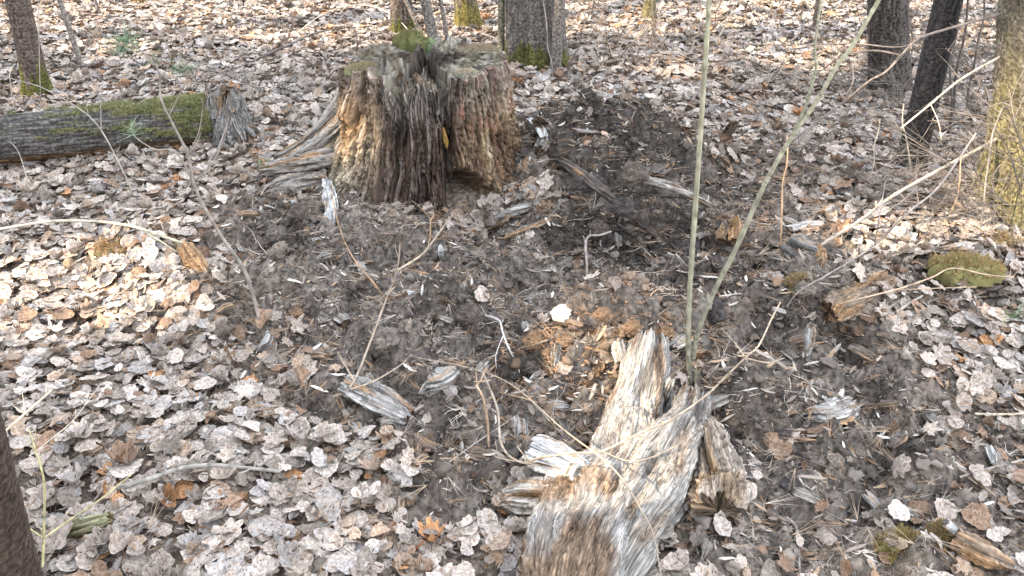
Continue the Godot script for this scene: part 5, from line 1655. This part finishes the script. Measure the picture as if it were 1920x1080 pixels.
func make_moss() -> void:
	moss_patch("olive moss mound in the right middle by dead brush", 1808, 505, .13, .08, .07, Color(.155, .15, .05), 1)
	moss_patch("small moss strip right of the olive moss mound", 1868, 450, .09, .06, .04, Color(.18, .165, .07), 2)
	moss_patch("dark green and gold mossy stone at lower right", 1692, 1030, .065, .05, .055, Color(.10, .105, .03), 3)
	moss_patch("small dark mossy stone right of the golden one", 1765, 1005, .04, .035, .035, Color(.075, .085, .03), 4)
	moss_patch("flat moss patch near the top left corner", 165, 38, .11, .09, .02, Color(.15, .16, .06), 5)
	moss_patch("dark moss lump on the top left slope", 265, 8, .12, .08, .06, Color(.12, .13, .04), 6)
	moss_patch("pale flat moss patch top left of centre", 425, 10, .14, .08, .025, Color(.18, .19, .08), 7)
	moss_patch("yellowish moss tuft under the arched pale stick", 215, 465, .07, .05, .05, Color(.22, .185, .09), 8)
	moss_patch("greenish moss dab on the overhanging bank", 1500, 530, .045, .035, .03, Color(.13, .125, .06), 9)
	# mushroom cap by the crooked root
	var at := G(1052, 602) + Vector3(0, .018, .01)
	var t := thing("mushroom", "small pale round cap lying at the crooked root's foot", "mushroom", at)
	var b := MB.new()
	for i in 12:
		for k in 24:
			var a := TAU * k / 24.0
			var f := i / 11.0
			var e := .031 * f * (1.0 + .35 * n_mid.get_noise_2d(cos(a) * 4.0, sin(a) * 4.0) * f)
			var w := .8 + .5 * n_fine.get_noise_2d(cos(a) * f * 30.0, sin(a) * f * 30.0)
			b.vert(Vector3(cos(a) * e, .030 + .010 * (1.0 - f * f) + (.003 * sin(a * 3.0)) * f, sin(a) * e), Color(.54 * w, .46 * w, .37 * w))
	b.sheet(0, 12, 24, true)
	for i in 6:
		for k in 24:
			var a := TAU * k / 24.0
			var f := 1.0 - i / 5.0
			b.vert(Vector3(cos(a) * .031 * f, .027 - .006 * (1.0 - f), sin(a) * .031 * f), Color(.42, .33, .24))
	b.sheet(12 * 24, 6, 24, true)
	part("cap", b.done(), M.wood, t).rotation = Vector3(.45, 0, .1)
	b = MB.new()
	tube(b, smooth_path([Vector3(0, -.01, 0), Vector3(.003, .012, 0), Vector3(0, .026, .008)], 3), .007, .006, Color(.42, .34, .25), 8, 3)
	part("stalk", b.done(), M.wood, t)

# ------------------------------------------------------------------ evergreens beyond the left edge, which shade the ground
var gaps := []
func in_gap(q: Vector3) -> bool:
	var p := q - SUN * (q.y / SUN.y)
	for g in gaps:
		var dx: float = (p.x - g[0]) / g[2]
		var dz: float = (p.z - g[1]) / g[3]
		var e := dx * dx + dz * dz
		if e < 1.25 + 0.9 * n_mid.get_noise_2d(p.x * 4.0, p.z * 4.0):
			return true
	# crowns thinned so that more sun reaches the far slope
	return n_mid.get_noise_2d(p.x * 3.0 + 30.0, p.z * 3.0) > lerpf(0.42, -0.30, smoothstep(-4.6, -6.2, p.z))

func make_pines() -> void:
	# openings cut into the crowns so the sun reaches chosen places of the ground
	for g in [[120, 500, .50, .20, 0.0], [330, 560, .34, .13, 0.0], [60, 620, .30, .14, 0.0], [285, 415, .16, .09, .05], [715, 300, .17, .17, .11], [725, 225, .10, .13, .29], [1130, 650, .30, .2, .08], [1200, 800, .20, .28, .16], [1120, 930, .17, .13, .14], [1345, 905, .07, .10, .12], [760, 1040, .30, .12, 0.0], [980, 1060, .16, .09, .05],
			[1560, 440, .34, .10, .05], [1750, 420, .36, .13, .05], [1890, 300, .35, .28, .25], [1480, 60, 1.1, .42, 0.0], [1750, 30, 1.3, .4, 0.0], [1330, 25, .7, .5, 0.0], [880, 110, .28, .18, 0.0], [40, 170, .14, .10, .10], [1380, 425, .10, .08, .08], [1840, 500, .12, .07, .06], [1500, 20, 1.4, .3, 0.], [620, 180, .10, .10, .35], [1640, 1075, .25, .08, 0.0], [1290, 140, .25, .18, 0.0]]:
		var p := G(g[0], g[1], g[4])
		p -= SUN * (p.y / SUN.y)
		gaps.append([p.x, p.z, g[2], g[3]])
	var spray := MB.new()
	var r := RandomNumberGenerator.new()
	r.seed = 44
	for k in 46:
		var p := Vector3(r.randf_range(-.4, .5), r.randfn(0, .04), r.randfn(0, .12))
		strand(spray, p, Vector3(r.randf_range(.2, 1), r.randfn(0, .35), r.randfn(0, .6)).normalized(), r.randf_range(.14, .24), .006, .1, r, Color.WHITE, 2)
	var spray_mesh := spray.done()
	var k := 0
	for q in [[-6.2, 1.4, 10.5, 2.5], [-8.6, -1.6, 12.5, 3.0], [-6.6, -4.6, 11.5, 2.8], [-9.4, 2.6, 13.0, 3.0], [-5.4, 3.4, 10.0, 2.5], [-10.4, -5.0, 14.0, 3.0]]:
		k += 1
		var at := Vector3(q[0], H0(q[0], q[1]) - .02, q[1])
		var t := thing("pine_tree", ["nearest tall pine left of the view", "tall pine left of the mossy log, outside the view", "tall pine left of the far slope, outside the view", "tallest pine at the left behind the viewer", "short pine at the left behind the viewer", "far tall pine at the left, outside the view"][k - 1], "pine", at, "tall pines beyond the left edge")
		part("trunk", trunk(Vector3.ZERO, Vector3(.01, 1, .01).normalized(), .14, q[2], {"seed": 30.0 + k, "nv": 30, "nu": 60, "bark": Color(.09, .075, .065), "pale": Color(.2, .17, .15)}), M.bark, t)
		var pl := []
		var co := []
		var b := MB.new()
		var bough := 0
		for n in 150:
			var h := lerpf(3.0, q[2] - .3, n / 149.0)
			var reach: float = q[3] * (1.08 - pow(h / q[2], 2.2)) * r.randf_range(.7, 1.1)
			var a := n * 2.399 + r.randf() * .5
			var d := Vector3(cos(a), .12, sin(a)).normalized()
			var clear := true
			for s in 6:
				if in_gap(at + Vector3.UP * h + d * reach * s / 6.0):
					clear = false
			if clear:
				tube(b, smooth_path([Vector3(0, h, 0), Vector3(0, h, 0) + d * reach * .5, Vector3(0, h + .05, 0) + d * reach * .9], 3), .022, .006, Color(.12, .1, .085), 5, n)
			for s in 110:
				var f := sqrt(r.randf()) * reach
				var p := Vector3(0, h, 0) + d * f + Vector3(r.randfn(0, .32), r.randfn(0, .16), r.randfn(0, .32))
				var turn := Basis(Vector3.UP, -a + r.randfn(0, .6)) * Basis(Vector3.BACK, r.randfn(.1, .4)) * Basis(Vector3.RIGHT, r.randf() * TAU)
				var big := r.randf_range(.4, .72)
				if in_gap(at + p) or in_gap(at + p + turn.x * .45 * big) or in_gap(at + p - turn.x * .4 * big):
					continue
				pl.append(Transform3D(turn.scaled(Vector3.ONE * big), p))
				var w := r.randf_range(.7, 1.4)
				co.append(Color(.055 * w, .085 * w, .035 * w))
		if b.v.size() > 0:
			part("boughs", b.done(), M.bark, t)
		many("crown", spray_mesh, M.needle, pl, co, t)

func _ready() -> void:
	var cam := Camera3D.new()
	cam.name = "camera"
	cam.position = EYE
	cam.rotation_degrees = Vector3(-PITCH, 0, 0)
	cam.fov = rad_to_deg(2.0 * atan(540.0 / FOCAL))
	cam.near = 0.05
	cam.far = 400.0
	add_child(cam)
	var env := Environment.new()
	env.background_mode = Environment.BG_SKY
	var sky := ProceduralSkyMaterial.new()
	sky.sky_top_color = Color(.845, .88, .935)
	sky.sky_horizon_color = Color(.96, .96, .95)
	sky.sky_curve = 0.25
	sky.ground_horizon_color = Color(.5, .47, .44)
	sky.ground_bottom_color = Color(.3, .27, .24)
	sky.sky_energy_multiplier = 1.3
	env.sky = Sky.new()
	env.sky.sky_material = sky
	env.tonemap_mode = Environment.TONE_MAPPER_LINEAR
	env.tonemap_exposure = 4.5
	env.sdfgi_enabled = true
	env.ssao_enabled = true
	env.ssil_enabled = true
	var we := WorldEnvironment.new()
	we.name = "surroundings"
	we.environment = env
	add_child(we)
	var sun := DirectionalLight3D.new()
	sun.name = "sun"
	sun.light_energy = 1.6
	sun.light_color = Color(1.0, .92, .80)
	sun.light_angular_distance = 0.5
	sun.shadow_enabled = true
	sun.look_at_from_position(SUN * 20.0, Vector3.ZERO, Vector3.UP)
	add_child(sun)

	rng.seed = 2024
	for n in [[n_soft, 1, .5, 2], [n_mid, 2, .5, 3], [n_fine, 3, .5, 3], [n_cell, 4, .5, 1]]:
		n[0].seed = n[1]
		n[0].frequency = n[2]
		n[0].fractal_octaves = n[3]
		n[0].noise_type = FastNoiseLite.TYPE_SIMPLEX_SMOOTH
	n_cell.noise_type = FastNoiseLite.TYPE_CELLULAR
	n_cell.fractal_type = FastNoiseLite.FRACTAL_NONE
	var t0 := Time.get_ticks_msec()
	make_materials()
	make_ground()
	print("ground ", Time.get_ticks_msec() - t0)
	make_trees()
	make_stump()
	make_mossy_log()
	print("stump ", Time.get_ticks_msec() - t0)
	make_log()
	make_wood_pieces()
	print("wood ", Time.get_ticks_msec() - t0)
	make_clods()
	make_fragments()
	make_twigs()
	make_brush()
	make_moss()
	print("twigs ", Time.get_ticks_msec() - t0)
	make_leaves()
	make_small_stuff()
	print("stuff ", Time.get_ticks_msec() - t0)
	make_pines()
	settle_labels()
	print("all ", Time.get_ticks_msec() - t0)
